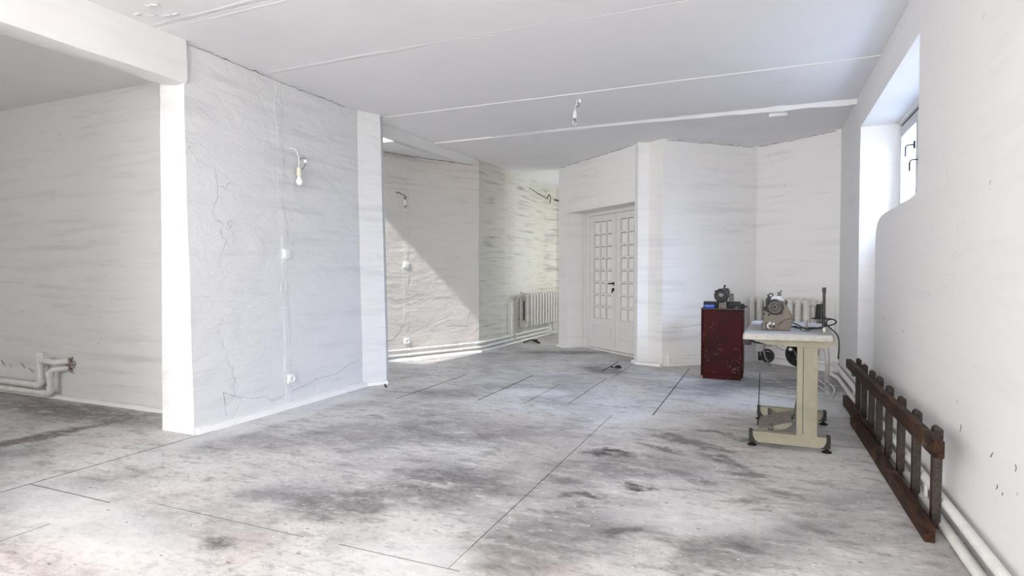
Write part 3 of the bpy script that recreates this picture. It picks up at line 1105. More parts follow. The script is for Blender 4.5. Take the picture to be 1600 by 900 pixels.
def radiator_sections(root, pts_dir, origin, n, pitch, z0, z1, depth, nrm, fat, mat='radiator', end='radiator'):
    """cast-iron sections, pitch along pts_dir, depth along nrm"""
    for k in range(n):
        c = origin + pts_dir * (k * pitch)
        bm = bmesh.new()
        for q in (-.5, .5):
            p = c + nrm * (depth * q)
            pts = [(p.x, p.y, z0 + .05), (p.x, p.y, z1 - .05)]
            tube(bm, pts, fat, 10)
            lathe(bm, (p.x, p.y, z1 - .052), (0, 0, 1), [(fat, 0), (fat * 1.05, .015), (fat * .85, .036), (fat * .4, .05), (0, .054)], 10)
            lathe(bm, (p.x, p.y, z0 + .052), (0, 0, -1), [(fat, 0), (fat * 1.05, .015), (fat * .85, .036), (fat * .4, .05), (0, .054)], 10)
        for zz in (z0 + .05, z1 - .05):
            a, b = c - nrm * depth * .5, c + nrm * depth * .5
            cyl(bm, (a.x, a.y, zz), (b.x, b.y, zz), fat * .95, seg=10)
            a, b = c - pts_dir * pitch * .5, c + pts_dir * pitch * .5
            cyl(bm, (a.x, a.y, zz), (b.x, b.y, zz), fat * .9, seg=12)
        obj('section', bm, M[end if k == 0 else mat], root, smooth=True)


g1 = thing('radiator', 'white cast-iron radiator with narrow fins against the greenish-lit wall of the far passage', 'radiator', (-3.52, 9.4, 0), None)
pd, nr_ = Vector((0.035, 1.0)).normalized(), Vector((1.0, -0.035)).normalized()
org = Vector((-3.60, 8.92))
for k in range(12):
    c = org + pd * (k * .128)
    bm = bmesh.new()
    z0, z1 = .235, .80
    q0_, q1_ = c - nr_ * .06, c + nr_ * .075
    prism(bm, [(0, .03), (.03, 0), (.11, 0), (.14, .03), (.14, .54), (.11, .565), (.03, .565), (0, .54)], (q0_.x, q0_.y, z0), (nr_.x, nr_.y, 0), (0, 0, 1), (pd.x * .045, pd.y * .045, 0))
    for zz in (z0 + .05, z1 - .05):
        a = c + pd * -.04 + nr_ * .01
        b = c + pd * .10 + nr_ * .01
        cyl(bm, (a.x, a.y, zz), (b.x, b.y, zz), .025, seg=10)
    if k == 0:
        for (a_, b_, mat) in ():
            pass
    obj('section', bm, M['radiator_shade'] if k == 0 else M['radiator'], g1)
# near end casting: raised loop with slot
bm = bmesh.new()
c = org - pd * .006
for (s_, w_, z_, h_) in ((-.052, .02, .52, .50), (.062, .02, .52, .50)):
    p = c + nr_ * s_
    box(bm, (p.x, p.y, z_), (w_, .014, h_), bev=.004)
for z_ in (.27, .765):
    p = c + nr_ * .005
    box(bm, (p.x, p.y, z_), (.13, .014, .03), bev=.004)
obj('end_loop', bm, M['radiator'], g1)
p = c + nr_ * .005
obj('slot', bx(p.x - .013, p.x + .013, p.y - .004, p.y + .006, .36, .68), M['dark'], g1)
bm = bmesh.new()
cyl(bm, (p.x, p.y, .285), (p.x, p.y - .03, .285), .032, seg=12)
obj('end_plug', bm, M['radiator'], g1, smooth=True)
bm = bmesh.new()
tube(bm, bend_pts([(p.x, p.y + .01, .765), (p.x - .0, p.y - .20, .77), (p.x - .03, p.y - .30, .70), (p.x - .03, p.y - .30, .09)], .08), .017, 10)
for q in ((p.x, p.y - .06, .766), (p.x, p.y - .14, .768)):
    cyl(bm, (q[0], q[1] - .02, q[2]), (q[0], q[1] + .02, q[2]), .027, seg=10)
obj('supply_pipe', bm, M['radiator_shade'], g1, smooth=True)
bm = bmesh.new()
cyl(bm, (p.x, p.y - .10, .77), (p.x, p.y - .10, .83), .014, seg=8)
obj('valve', bm, M['chrome'], g1, smooth=True)
bm = bmesh.new()
e = org + pd * (11 * .128 + .07)
tube(bm, bend_pts([(e.x, e.y - .02, .285), (e.x, e.y + .03, .285), (e.x, e.y + .03, .09)], .03), .016, 10)
obj('return_pipe', bm, M['radiator'], g1, smooth=True)

# thin riser on the green wall, left of the radiator
bm = bmesh.new()
tube(bm, [(-3.69, 8.62, .04), (-3.69, 8.62, .66)], .012, 8)
o = obj('riser_pipe', bm, M['pipe'], smooth=True)
tag(o, 'thin white capped riser pipe on the greenish wall just left of the passage radiator', 'pipe')

# ---- pipes along the tan and green walls
poff = Vector((-d.y, d.x))
if poff.x < 0:
    poff = -poff
TA = ta + poff * .045
for (zz, nm, lab) in ((.135, 'heating_pipe', 'upper white heating pipe along the foot of the tan wall bending onto the greenish wall'),
                      (.070, 'heating_pipe', 'lower white heating pipe along the foot of the tan wall bending onto the greenish wall')):
    rt = thing(nm, lab, 'pipe', (TA.x, TA.y, 0), None)
    pts = [(*(TA + d * 3.0), zz), (*(TA), zz), (-3.615, 10.15, zz + .008)]
    bm = bmesh.new()
    tube(bm, bend_pts(pts, .05), .017, 10)
    obj('pipe_run', bm, M['pipe'], rt, smooth=True)
    bm = bmesh.new()
    tube(bm, bend_pts([(*(TA + d * .10), zz), (*TA, zz), (TA.x + .006, TA.y + .11, zz)], .05), .022, 12)
    obj('elbow', bm, M['pipe'], rt, smooth=True)
    for sd in (.36, 1.18):
        c = TA + d * sd
        bm = bmesh.new()
        cyl(bm, (*(c - d * .010), zz), (*(c + d * .010), zz), .022, seg=12)
        a = c - poff * .045
        cyl(bm, (c.x, c.y, zz), (a.x, a.y, zz), .007, seg=6)
        obj('pipe_clip', bm, M['pipe'], rt, smooth=True)
    for y in (8.45, 9.6):
        bm = bmesh.new()
        xc = TA.x + (y - TA.y) * (-3.615 - TA.x) / (10.15 - TA.y)
        cyl(bm, (xc, y, zz + .002), (xc, y + .03, zz + .002), .022, seg=10)
        obj('pipe_clip', bm, M['pipe'], rt, smooth=True)
bm = bmesh.new()
lathe(bm, (-3.60, 10.2, .11), (0, -1, 0), [(.045, 0), (.05, .01), (.05, .03), (.03, .04), (.0, .041)], 14)
tube(bm, [(-3.60, 10.2, .03), (-3.60, 10.2, .26)], .016, 8)
tag(obj('pipe_joint', bm, M['pipe'], smooth=True), 'bulky pipe joint at the far right end of the passage heating pipes', 'pipe joint')

# ---- pipe stub pair in the alcove, entering a broken hole
ar = thing('alcove_pipe', 'taller stepped white pipe rising into the broken hole of the left alcove wall', 'pipe', (-5.95, 3.2, 0), None)
Y = 3.215
bm = bmesh.new()
tube(bm, bend_pts([(-7.0, Y, .115), (-6.02, Y, .112), (-6.02, Y, .345), (-5.78, Y - .01, .335), (-5.70, Y + .08, .345)], .045), .026, 12)
obj('pipe_run', bm, M['pipe'], ar, smooth=True)
def sleeve(a, b, r_, par):
    bm_ = bmesh.new()
    cyl(bm_, a, b, r_, seg=14)
    return obj('pipe_sleeve', bm_, M['pipe'], par, smooth=True)


sleeve((-6.02, Y, .13), (-6.02, Y, .18), .032, ar)
sleeve((-6.02, Y, .27), (-6.02, Y, .32), .032, ar)
sleeve((-6.10, Y, .1125), (-6.05, Y, .1125), .032, ar)
sleeve((-5.98, Y, .344), (-5.93, Y, .342), .032, ar)
ar2 = thing('alcove_pipe', 'shorter stepped white pipe beside the taller one at the foot of the left alcove wall', 'pipe', (-5.86, 3.2, 0), None)
bm = bmesh.new()
Y2 = 3.20
tube(bm, bend_pts([(-7.0, Y2, .052), (-5.86, Y2, .050), (-5.86, Y2, .255), (-5.79, Y2 + .01, .275), (-5.72, Y2 + .09, .28)], .04), .024, 12)
obj('pipe_run', bm, M['pipe'], ar2, smooth=True)
sleeve((-5.86, Y2, .065), (-5.86, Y2, .12), .031, ar2)
sleeve((-5.86, Y2, .20), (-5.86, Y2, .25), .031, ar2)
sleeve((-5.98, Y2, .05), (-5.90, Y2, .05), .029, ar2)
sleeve((-6.50, Y2, .05), (-6.47, Y2, .05), .030, ar2)
bm = bmesh.new()
for k in range(16):
    a = k * 2.4
    r = .02 + .055 * random.random()
    s = .012 + .03 * random.random()
    box(bm, (-5.685 + r * math.cos(a) * .9, 3.272, .31 + r * math.sin(a)), (s, .02, s * .8), rx=a, ry=a * .7)
obj('broken_plaster', bm, M['rubble'], bpy.data.objects['wall_alcove'], kind='stuff')
bm = bmesh.new()
box(bm, (-5.70, 3.2705, .31), (.085, .008, .10), ry=.5)
obj('wall_hole', bm, M['dark'], bpy.data.objects['wall_alcove'])
bm = bmesh.new()
for (x, z, L, a) in ((-6.42, .25, .10, -.25), (-6.62, .235, .05, .2), (-6.30, .215, .14, -.12), (-6.75, .26, .09, -.3)):
    prism(bm, [(-L / 2, 0), (L / 2, -.004), (L * .2, .02), (-L * .4, .028)], (x, 3.272, z), (math.cos(a), -.12, math.sin(a)), (-math.sin(a), -.35, math.cos(a)), (0, -.003, 0))
obj('peeling_paint', bm, M['flake'], bpy.data.objects['wall_alcove'])
bm = bx(-6.155, -6.045, 3.245, 3.282, .30, .405, .004)
tag(obj('junction_box', bm, M['plastic'], smooth=True), 'flat pale junction box on the left alcove wall behind the stepped pipe', 'junction box')

# ---- pipes along the foot of the right wall
rt = thing('heating_pipe', 'thick white heating pipe running along the right wall above the floor behind the ladder', 'pipe', (.745, 3, 0), None)
bm = bmesh.new()
tube(bm, bend_pts([(.745, -2.9, .128), (.745, 7.30, .115), (.70, 7.50, .115), (-.02, 8.02, .115)], .06), .021, 12)
obj('pipe_run', bm, M['pipe'], rt, smooth=True)
bm = bmesh.new()
box(bm, (-.03, 8.05, .085), (.03, .05, .11), rz=-.6, bev=.004)
obj('pipe_bracket', bm, M['casting_dark'], rt)
rt = thing('heating_pipe', 'white heating pipe lying lowest along the right wall where it meets the floor', 'pipe', (.72, 3, 0), None)
bm = bmesh.new()
tube(bm, bend_pts([(.735, -2.9, .026), (.735, 7.0, .026), (.66, 7.40, .03)], .06), .021, 12)
obj('pipe_run', bm, M['pipe'], rt, smooth=True)
for y in (5.9, 3.4):
    obj('pipe_clip', bx(.729, .741, y - .01, y + .01, .02, .105), M['pipe'], rt)

# ---- radiator behind the table
wd = (R1 - R0).normalized()
wn_ = Vector((wd.y, -wd.x))
g2 = thing('radiator', 'cream cast-iron radiator with thick round columns on the far wall behind the sewing table', 'radiator', (0.2, 7.8, 0))
so = R0 + wd * .07 + wn_ * .12
radiator_sections(g2, wd, so, 8, .102, .30, .835, .10, wn_, .036, 'radiator', 'radiator')
bm = bmesh.new()
a = so + wd * (7.5 * .102)
b = a + wd * .05
cc = b + wd * .07
cyl(bm, (a.x, a.y, .785), (b.x, b.y, .785), .036, seg=12)
cyl(bm, (b.x, b.y, .785), (cc.x, cc.y, .785), .014, seg=10)
obj('end_plug', bm, M['radiator'], g2, smooth=True)
bm = bmesh.new()
a = so + wd * (7.5 * .102)
tube(bm, bend_pts([(a.x, a.y, .35), ((a + wd * .06).x, (a + wd * .06).y, .35), ((a + wd * .06).x, (a + wd * .06).y, .12)], .03), .015, 8)
obj('return_pipe', bm, M['radiator'], g2, smooth=True)
bm = bmesh.new()
tube(bm, [(.735, 7.54, .30), (.735, 7.54, .79)], .008, 8)
tag(obj('conduit', bm, M['plastic'], smooth=True), 'thin white upright conduit in the far right corner beside the radiator', 'conduit')

# ================================================================== ELECTRICS


def frame2(n2):
    n2 = Vector((n2[0], n2[1])).normalized()
    return Vector((-n2.y, n2.x, 0)), Vector((n2.x, n2.y, 0))


def socket(name, loc, nrm, label, size=.078):
    loc = Vector(loc)
    ux, nz_ = frame2(nrm)
    r = thing(name, label, 'socket', loc, None)
    ang = math.atan2(ux.y, ux.x)
    bm = bmesh.new()
    box(bm, loc + nz_ * .008, (size, .018, size), rz=ang, bev=.005)
    obj('socket_plate', bm, M['plastic'], r, smooth=True)
    bm = bmesh.new()
    lathe(bm, loc + nz_ * .016, nz_, [(.030, 0), (.030, .009), (.025, .010), (.022, .004), (.0, .003)], 18)
    rc = obj('socket_ring', bm, M['plastic'], r, smooth=True)
    for s in (-1, 1):
        bm = bmesh.new()
        cyl(bm, loc + nz_ * .0185 + ux * .009 * s, loc + nz_ * .0215 + ux * .009 * s, .0028, seg=8)
        obj('pin_hole', bm, M['dark'], rc)
    return r


def switch(name, loc, nrm, label, tilt=0.0):
    loc = Vector(loc)
    ux, nz_ = frame2(nrm)
    r = thing(name, label, 'switch', loc, None)
    ang = math.atan2(ux.y, ux.x)
    bm = bmesh.new()
    box(bm, loc + nz_ * .008, (.085, .018, .085), rz=ang, ry=tilt, bev=.005)
    obj('switch_plate', bm, M['plastic'], r, smooth=True)
    bm = bmesh.new()
    box(bm, loc + nz_ * .018, (.058, .012, .058), rz=ang, rx=.06, ry=tilt, bev=.003)
    obj('rocker', bm, M['plastic'], r, smooth=True)
    return r


tn = (poff.x, poff.y)
socket('wall_socket', (-3.662, 3.815, .243), (1, 0), 'white round-faced wall socket low on the grey partition below the frosted bulb')
switch('light_switch', (-3.706, 3.82, 1.292), (1, 0), 'white light switch at mid height on the grey partition below the frosted bulb')


def on_tan(x, off=0.0):
    f = (x - ta.x) / d.x
    return ta + d * f + poff * off


p = on_tan(-4.292, .004)
switch('light_switch', (p.x, p.y, 1.236), tn, 'small white light switch on the tan wall at the edge of the sunlit patch', .18)
p = on_tan(-4.29, .004)
socket('wall_socket', (p.x, p.y, .243), tn, 'white wall socket low on the tan wall above the twin pipes')


def bulb_mesh(loc, dr, r=.030, L=.085):
    bm = bmesh.new()
    lathe(bm, loc, dr, [(.012, 0), (.014, .012), (.020, .025), (r * .93, .042), (r, .056), (r * .92, .070), (r * .6, .081), (0, .086)], 18)
    return bm


def bulb_lamp(name, label, socket_top, dr, holder_mat, frosted, wires, block=None, group=None, wire_mat='plastic'):
    st = Vector(socket_top)
    dr = Vector(dr).normalized()
    r = thing(name, label, 'lamp', st, group)
    bm = bmesh.new()
    lathe(bm, st, dr, [(.0, -.004), (.010, 0), (.017, .012), (.019, .045), (.021, .05), (.021, .075)], 16)
    obj('lamp_holder', bm, M[holder_mat], r, smooth=True)
    b = obj('bulb', bulb_mesh(st + dr * .072, dr), M['bulb_frost'] if frosted else M['glass'], r, smooth=True)
    if not frosted:
        bm = bmesh.new()
        cyl(bm, st + dr * .075, st + dr * .10, .008, .005, seg=8)
        side = frame_of(dr)[0]
        tube(bm, smooth_pts([st + dr * .10 - side * .012, st + dr * .118 - side * .006, st + dr * .114, st + dr * .118 + side * .006, st + dr * .10 + side * .012]), .0012, 5)
        obj('filament', bm, M['chrome'], b, smooth=True)
    for i, wpts in enumerate(wires):
        bm = bmesh.new()
        tube(bm, smooth_pts(wpts), .0042 if i == 0 else .003, 6)
        obj('wire', bm, M[wire_mat] if i == 0 else M['steel'], r, smooth=True)
    if block:
        bm = bmesh.new()
        box(bm, block, (.022, .02, .028), rz=.4, bev=.003)
        obj('terminal_block', bm, M['plastic'], r, smooth=True)
    return r


# on the partition (x about -3.74 there)
xw = -3.745
bulb_lamp('bare_bulb_lamp', 'frosted bulb in a cream holder hanging off a loose wire on the grey partition', (-3.70, 3.975, 2.045), (0.05, 0, -1), 'plastic_cream', True,
          [[(xw + .01, 3.895, 2.195), (-3.70, 3.93, 2.19), (-3.69, 3.965, 2.13), (-3.70, 3.972, 2.045)],
           [(-3.70, 3.975, 2.10), (-3.69, 3.995, 2.125), (-3.68, 4.02, 2.13), (-3.68, 4.035, 2.11), (-3.69, 4.03, 2.06), (-3.70, 4.005, 2.03), (-3.70, 3.985, 2.045)]],
          (-3.68, 4.035, 2.105))
bm = bmesh.new()
cyl(bm, (-3.678, 3.995, 2.035), (-3.682, 3.995, 1.985), .008, seg=8)
# on the tan wall
p = on_tan(-4.305, .04)
q = on_tan(-4.355, .012)
q2 = on_tan(-4.32, .02)
bm.free()
bulb_lamp('bare_bulb_lamp', 'clear bulb in a pale holder on a short dark wire high on the tan wall', (p.x, p.y, 2.08), (0.05, -.05, -1), 'plastic_cream', False,
          [[(q.x, q.y, 2.155), (q.x + .02, q.y, 2.17), (q2.x, q2.y, 2.15), (p.x, p.y, 2.13), (p.x, p.y, 2.08)],
           [(p.x - .012, p.y, 2.08), (p.x - .02, p.y, 2.11), (p.x, p.y - .01, 2.13), (p.x + .015, p.y, 2.11), (p.x + .012, p.y, 2.08)]],
          None, wire_mat='casting_dark')
# hanging from the ceiling
bx0 = Vector((-1.635, 5.36, 2.755))
bulb_lamp('bare_bulb_lamp', 'clear bulb in a white holder dangling from the middle of the ceiling', (bx0.x - .01, bx0.y, 2.66), (-.03, 0, -1), 'plastic', False,
          [[(bx0.x, bx0.y, 2.756), (bx0.x + .01, bx0.y, 2.73), (bx0.x - .005, bx0.y, 2.70), (bx0.x - .01, bx0.y, 2.66)],
           [(bx0.x + .005, bx0.y, 2.735), (bx0.x + .03, bx0.y, 2.715), (bx0.x + .02, bx0.y, 2.69), (bx0.x, bx0.y, 2.70), (bx0.x - .01, bx0.y, 2.67)]],
          (bx0.x + .035, bx0.y, 2.742))
# little white box on the ceiling
r = thing('ceiling_box', 'small white rectangular box screwed to the ceiling near the right wall', 'box', (.125, 6.6, 2.72))
obj('box_body', bx(.035, .205, 6.54, 6.60, 2.715, 2.76, .004), M['plastic'], r, smooth=True)
obj('box_lid', bx(.04, .20, 6.532, 6.542, 2.72, 2.752, .003), M['plastic'], r, smooth=True)
# junction box with cables high in the passage
r = thing('junction_box', 'open junction box with black cable high in the far corner of the greenish passage', 'junction box', (-3.62, 10.2, 2.55))
bm = bmesh.new()
lathe(bm, (-3.70, 10.22, 2.50), (1, 0, 0), [(.055, 0), (.055, .03), (.045, .032), (.040, .015), (0, .012)], 14)
obj('box_body', bm, M['plastic_cream'], r, smooth=True)
bm = bmesh.new()
tube(bm, smooth_pts([(-3.66, 10.20, 2.49), (-3.63, 10.22, 2.57), (-3.61, 10.25, 2.52), (-3.62, 10.24, 2.42)]), .009, 6)
tube(bm, smooth_pts([(-3.60, 10.44, 2.50), (-3.56, 10.50, 2.49), (-3.40, 10.535, 2.46), (-3.0, 10.54, 2.47), (-2.5, 10.54, 2.46)]), .012, 6)
tube(bm, smooth_pts([(-3.665, 9.35, 2.58), (-3.668, 9.7, 2.54), (-3.672, 10.2, 2.50)]), .005, 6)
obj('cable', bm, M['black'], r, smooth=True)

# ================================================================== RED CABINET AND ITS MACHINE
cr = thing('cabinet', 'dark red scratched steel cabinet on the floor against the white wall', 'cabinet', (-.40, 6.85, 0))
cx0, cx1, cy0, cy1 = -.612, -.190, 6.60, 7.02
obj('body', bx(cx0 + .016, cx1 - .012, cy0 + .02, cy1, .035, .745, .003), M['cabinet'], cr)
obj('side_panel', bx(cx0, cx0 + .016, cy0 + .004, cy1, .03, .745, .002), M['cabinet'], cr)
obj('side_panel', bx(cx1 - .012, cx1, cy0 + .004, cy1, .03, .745, .002), M['cabinet'], cr)
obj('door', bx(cx0 + .022, cx1 - .014, cy0, cy0 + .022, .055, .738, .003), M['cabinet'], cr)
obj('plinth', bx(cx0 + .02, cx1 - .02, cy0 + .012, cy1 - .02, 0, .05, .002), M['cabinet'], cr)
obj('top', bx(cx0 - .002, cx1 + .002, cy0 - .004, cy1 + .01, .745, .757, .002), M['casting_dark'], cr)

mr = thing('sewing_machine', 'small dark sewing machine with a round handwheel standing on the red cabinet', 'sewing machine', (-.38, 6.75, .757))
TZ = .757
bm = bmesh.new()
prism(bm, [(-.065, .0), (.015, .0), (.012, .06), (-.001, .10), (-.052, .10), (-.062, .05)], (-.375, 6.66, TZ), (1, 0, 0), (0, 0, 1), (0, .07, 0))
obj('front_pillar', bm, M['casting'], mr, smooth=True)
bm = bmesh.new()
box(bm, (-.40, 6.84, TZ + .125), (.085, .26, .10), bev=.02)
box(bm, (-.40, 6.86, TZ + .05), (.07, .12, .10), bev=.01)
box(bm, (-.372, 6.82, TZ + .19), (.05, .12, .04), bev=.01)
obj('arm', bm, M['casting_dark'], mr, smooth=True)
bm = bmesh.new()
lathe(bm, (-.412, 6.665, TZ + .135), (0, -1, 0), [(.070, 0), (.074, .008), (.074, .022), (.062, .030), (.052, .026), (.046, .014), (.030, .016), (.028, .034), (.014, .040), (0, .041)], 24)
hw = obj('handwheel', bm, M['casting_dark'], mr, smooth=True)
bm = bmesh.new()
lathe(bm, (-.412, 6.632, TZ + .135), (0, -1, 0), [(.019, 0), (.019, .006), (.010, .008), (.008, .004), (0, .004)], 16)
obj('wheel_hub', bm, M['chrome'], hw, smooth=True)
bm = bmesh.new()
box(bm, (-.316, 6.72, TZ + .11), (.048, .09, .095), bev=.014)
lathe(bm, (-.320, 6.675, TZ + .115), (0, -1, 0), [(.018, 0), (.018, .01), (0, .012)], 12)
lathe(bm, (-.318, 6.675, TZ + .085), (0, -1, 0), [(.013, 0), (.013, .012), (0, .014)], 12)
obj('tension_unit', bm, M['casting'], mr, smooth=True)
for a_, b_, r_ in (((-.388, 6.71, TZ + .185), (-.386, 6.71, TZ + .235), .008), ((-.386, 6.71, TZ + .230), (-.376, 6.70, TZ + .243), .010),
                   ((-.41, 6.73, TZ + .19), (-.41, 6.73, TZ + .215), .005), ((-.44, 6.73, TZ + .17), (-.443, 6.73, TZ + .21), .004),
                   ((-.365, 6.73, TZ + .165), (-.325, 6.73, TZ + .185), .006), ((-.352, 6.70, TZ + .18), (-.335, 6.69, TZ + .20), .003)):
    bm = bmesh.new()
    cyl(bm, a_, b_, r_, seg=8)
    obj('thread_guide', bm, M['casting_dark'], mr, smooth=True)
for c_, s_ in (((-.468, 6.69, TZ + .18), (.03, .03, .02)), ((-.342, 6.70, TZ + .165), (.02, .03, .035))):
    bm = bmesh.new()
    box(bm, c_, s_, bev=.004)
    obj('guide_bracket', bm, M['casting_dark'], mr, smooth=True)
bm = bmesh.new()
box(bm, (-.30, 6.80, TZ + .033), (.15, .16, .066), bev=.008)
box(bm, (-.23, 6.80, TZ + .022), (.09, .12, .044), bev=.006)
cyl(bm, (-.26, 6.72, TZ + .022), (-.163, 6.70, TZ + .020), .008, seg=8)
cyl(bm, (-.178, 6.703, TZ + .020), (-.160, 6.70, TZ + .020), .011, seg=8)
obj('base', bm, M['black'], mr, smooth=True)
bm = bmesh.new()
lathe(bm, (-.262, 6.68, TZ + .0), (0, 0, 1), [(.028, 0), (.028, .01), (.016, .024), (.0, .026)], 12)
cyl(bm, (-.25, 6.68, TZ + .012), (-.22, 6.675, TZ + .008), .008, seg=8)
tag(obj('metal_part', bm, M['steel'], smooth=True), 'loose grey metal part on the right of the red cabinet top', 'machine part')
bm = bmesh.new()
box(bm, (-.525, 6.80, TZ + .032), (.155, .10, .064), bev=.004)
tag(obj('black_case', bm, M['black'], smooth=True), 'flat black case on the left of the red cabinet top behind the blue box', 'case')
bm = bmesh.new()
box(bm, (-.533, 6.68, TZ + .018), (.105, .07, .034), bev=.004)
tag(obj('blue_box', bm, M['blue'], smooth=True), 'small bright blue box on the front left of the red cabinet top', 'box')

# ================================================================== SEWING TABLE
TR = thing('sewing_table', 'industrial sewing table with worn white top on a cream steel T-leg stand', 'table', (.15, 4.55, 0))
ZT = .745
sk = (.05, 1.07)


def tp(u, v):
    """table plan coordinates: u across (0..1), v away (0..1)"""
    a = Vector((-.120, 4.045)).lerp(Vector((.406, 4.105)), u)
    b = Vector((-.075, 5.19)).lerp(Vector((.455, 5.19)), u)
    return a.lerp(b, v)


bm = bmesh.new()
cor = [tp(0, 0), tp(1, 0), tp(1, 1), tp(0, 1)]
out = []
for i in range(4):
    a, b, c = cor[i - 1], cor[i], cor[(i + 1) % 4]
    s, e = b + (a - b).normalized() * .03, b + (c - b).normalized() * .03
    for k in range(5):
        t_ = k / 4
        out.append(s * (1 - t_) ** 2 + b * 2 * t_ * (1 - t_) + e * t_ * t_)
prism(bm, [(q.x, q.y) for q in out], (0, 0, ZT - .038), (1, 0, 0), (0, 1, 0), (0, 0, .038))
bmesh.ops.recalc_face_normals(bm, faces=bm.faces)
for f in bm.faces:
    f.material_index = 0 if abs(f.normal.z) > .9 else 1
es = [e for e in bm.edges if all(abs(v.co.z - ZT) < 1e-5 for v in e.verts)]
bmesh.ops.bevel(bm, geom=es, offset=.006, segments=2, affect='EDGES')
obj('table_top', bm, [M['laminate'], M['edge']], TR)
for (yb, xl, xr, tagx) in ((4.165, -.078, .395, 0), (4.935, -.036, .440, 1)):
    bm = bmesh.new()
    L = xr - xl
    prism(bm, [(.018, .085), (.022, .060), (.035, .040), (.06, .030), (L - .06, .030), (L - .035, .040), (L - .022, .060), (L - .018, .085), (L - .022, .100), (.022, .100)], (xl, yb - .03, 0), (1, .0, 0), (0, 0, 1), (0, .06, 0))
    fb = obj('foot_bar', bm, M['cream'], TR)
    for (xx, sg) in ((xl, 1), (xr, -1)):
        bm = bmesh.new()
        prism(bm, [(0, .035), (.05 * sg, .028), (.035 * sg, .045), (.024 * sg, .07), (.022 * sg, .103), (0, .105)], (xx, yb - .033, 0), (1, 0, 0), (0, 0, 1), (0, .066, 0))
        cyl(bm, (xx + .018 * sg, yb, .012), (xx + .018 * sg, yb, .04), .010, seg=10)
        obj('end_cap', bm, M['black'], fb)
        bm = bmesh.new()
        lathe(bm, (xx + .018 * sg, yb, 0), (0, 0, 1), [(.028, 0), (.028, .007), (.015, .014), (0, .015)], 16)
        obj('levelling_foot', bm, M['rubber'], fb, smooth=True)
    cxm = xl + .28
    obj('column', bx(cxm, cxm + .118, yb - .03, yb + .03, .098, .664, .003), M['cream'], TR)
    obj('column_seam', bx(cxm + .033, cxm + .037, yb - .0312, yb - .029, .11, .66), M['casting_dark'], TR)
    bm = bmesh.new()
    prism(bm, [(.03, .705), (.03, .690), (.10, .672), (.24, .664), (.44, .664), (.475, .675), (.49, .690), (.49, .705)], (xl, yb - .035, 0), (1, 0, 0), (0, 0, 1), (0, .07, 0))
    obj('top_bracket', bm, M['cream'], TR)
bm = bmesh.new()
box(bm, (.05, 4.55, .085), (.022, .80, .022))
obj('cross_bar', bm, M['steel'], TR)
# treadle
bm = bmesh.new()
prism(bm, [(0, 0), (.20, .062), (.205, .052), (.17, .02), (.05, -.018), (.004, -.012)], (-.018, 4.30, .078), (1, 0, 0), (0, 0, 1), (0, .34, 0))
td = obj('treadle', bm, M['cream'], TR)
bm = bmesh.new()
prism(bm, [(0, .0), (.20, .062), (.2, .066), (0, .004)], (-.018, 4.298, .0785), (1, 0, 0), (0, 0, 1), (0, .344, 0))
obj('tread_plate', bm, M['pedal'], td)
bm = bmesh.new()
cyl(bm, (.05, 4.26, .10), (.05, 4.30, .10), .016, seg=12)
obj('treadle_pivot', bm, M['steel'], td, smooth=True)
bm = bmesh.new()
cyl(bm, (.19, 4.47, .128), (.205, 4.52, .15), .009, seg=8)
tube(bm, [(.20, 4.5, .14), (.235, 4.55, .32), (.25, 4.62, .58)], .005, 8)
obj('pitman_rod', bm, M['steel'], td, smooth=True)
# motor under the table with belt wheel
bm = bmesh.new()
lathe(bm, (.27, 4.62, .575), (0, -1, 0), [(.0, -.20), (.06, -.20), (.088, -.17), (.092, -.04), (.092, 0), (.07, .02), (.03, .025), (0, .03)], 28)
box(bm, (.35, 4.72, .63), (.10, .10, .05), rz=.3, bev=.01)
mot = obj('motor', bm, M['rubber'], TR, smooth=True)
bm = bmesh.new()
lathe(bm, (.235, 4.57, .565), (0, -1, 0), [(.085, 0), (.090, .006), (.090, .016), (.078, .020), (.070, .010), (.03, .010), (.026, .03), (0, .032)], 28)
obj('pulley', bm, M['rubber'], mot, smooth=True)
bm = bmesh.new()
tube(bm, [(.19, 4.54, .60), (.24, 4.53, .50)], .010, 8)
cyl(bm, (.175, 4.50, .605), (.175, 4.47, .605), .013, seg=10)
obj('clutch_lever', bm, M['chrome'], mot, smooth=True)
bm = bmesh.new()
cyl(bm, (.172, 4.5, .585), (.168, 4.5, .545), .010, seg=8)
tube(bm, [(.166, 4.52, .64), (.215, 4.53, .54)], .006, 8)
obj('lever_arm', bm, M['rubber'], mot, smooth=True)
# knee lift under the left side
bm = bmesh.new()
box(bm, (.004, 4.34, .655), (.022, .03, .075), bev=.004)
tube(bm, [(.004, 4.34, .63), (.012, 4.33, .58), (.045, 4.32, .50)], .006, 8)
kl = obj('knee_lift', bm, M['steel'], TR, smooth=True)
bm = bmesh.new()
lathe(bm, (.030, 4.37, .567), (.45, -1, .1), [(.034, -.008), (.045, -.01), (.048, 0), (.045, .01), (.034, .008), (.034, -.008)], 24, False)
lathe(bm, (.030, 4.37, .567), (.45, -1, .1), [(.030, -.004), (.030, .004), (.010, .008), (0, .008)], 20)
obj('knee_pad', bm, M['black'], kl, smooth=True)
bm = bmesh.new()
box(bm, (-.095, 4.25, .678), (.05, .14, .045), bev=.006)
tube(bm, smooth_pts([(-.08, 4.22, .685), (-.03, 4.24, .668), (.03, 4.26, .69), (.045, 4.26, .66), (.03, 4.26, .665)]), .005, 6)
tube(bm, smooth_pts([(-.06, 4.22, .672), (0.0, 4.24, .664), (.035, 4.26, .672)]), .004, 6)
obj('switch_box', bm, M['black'], TR, smooth=True)
bm = bmesh.new()
box(bm, (.09, 4.42, .676), (.18, .05, .024), bev=.003)
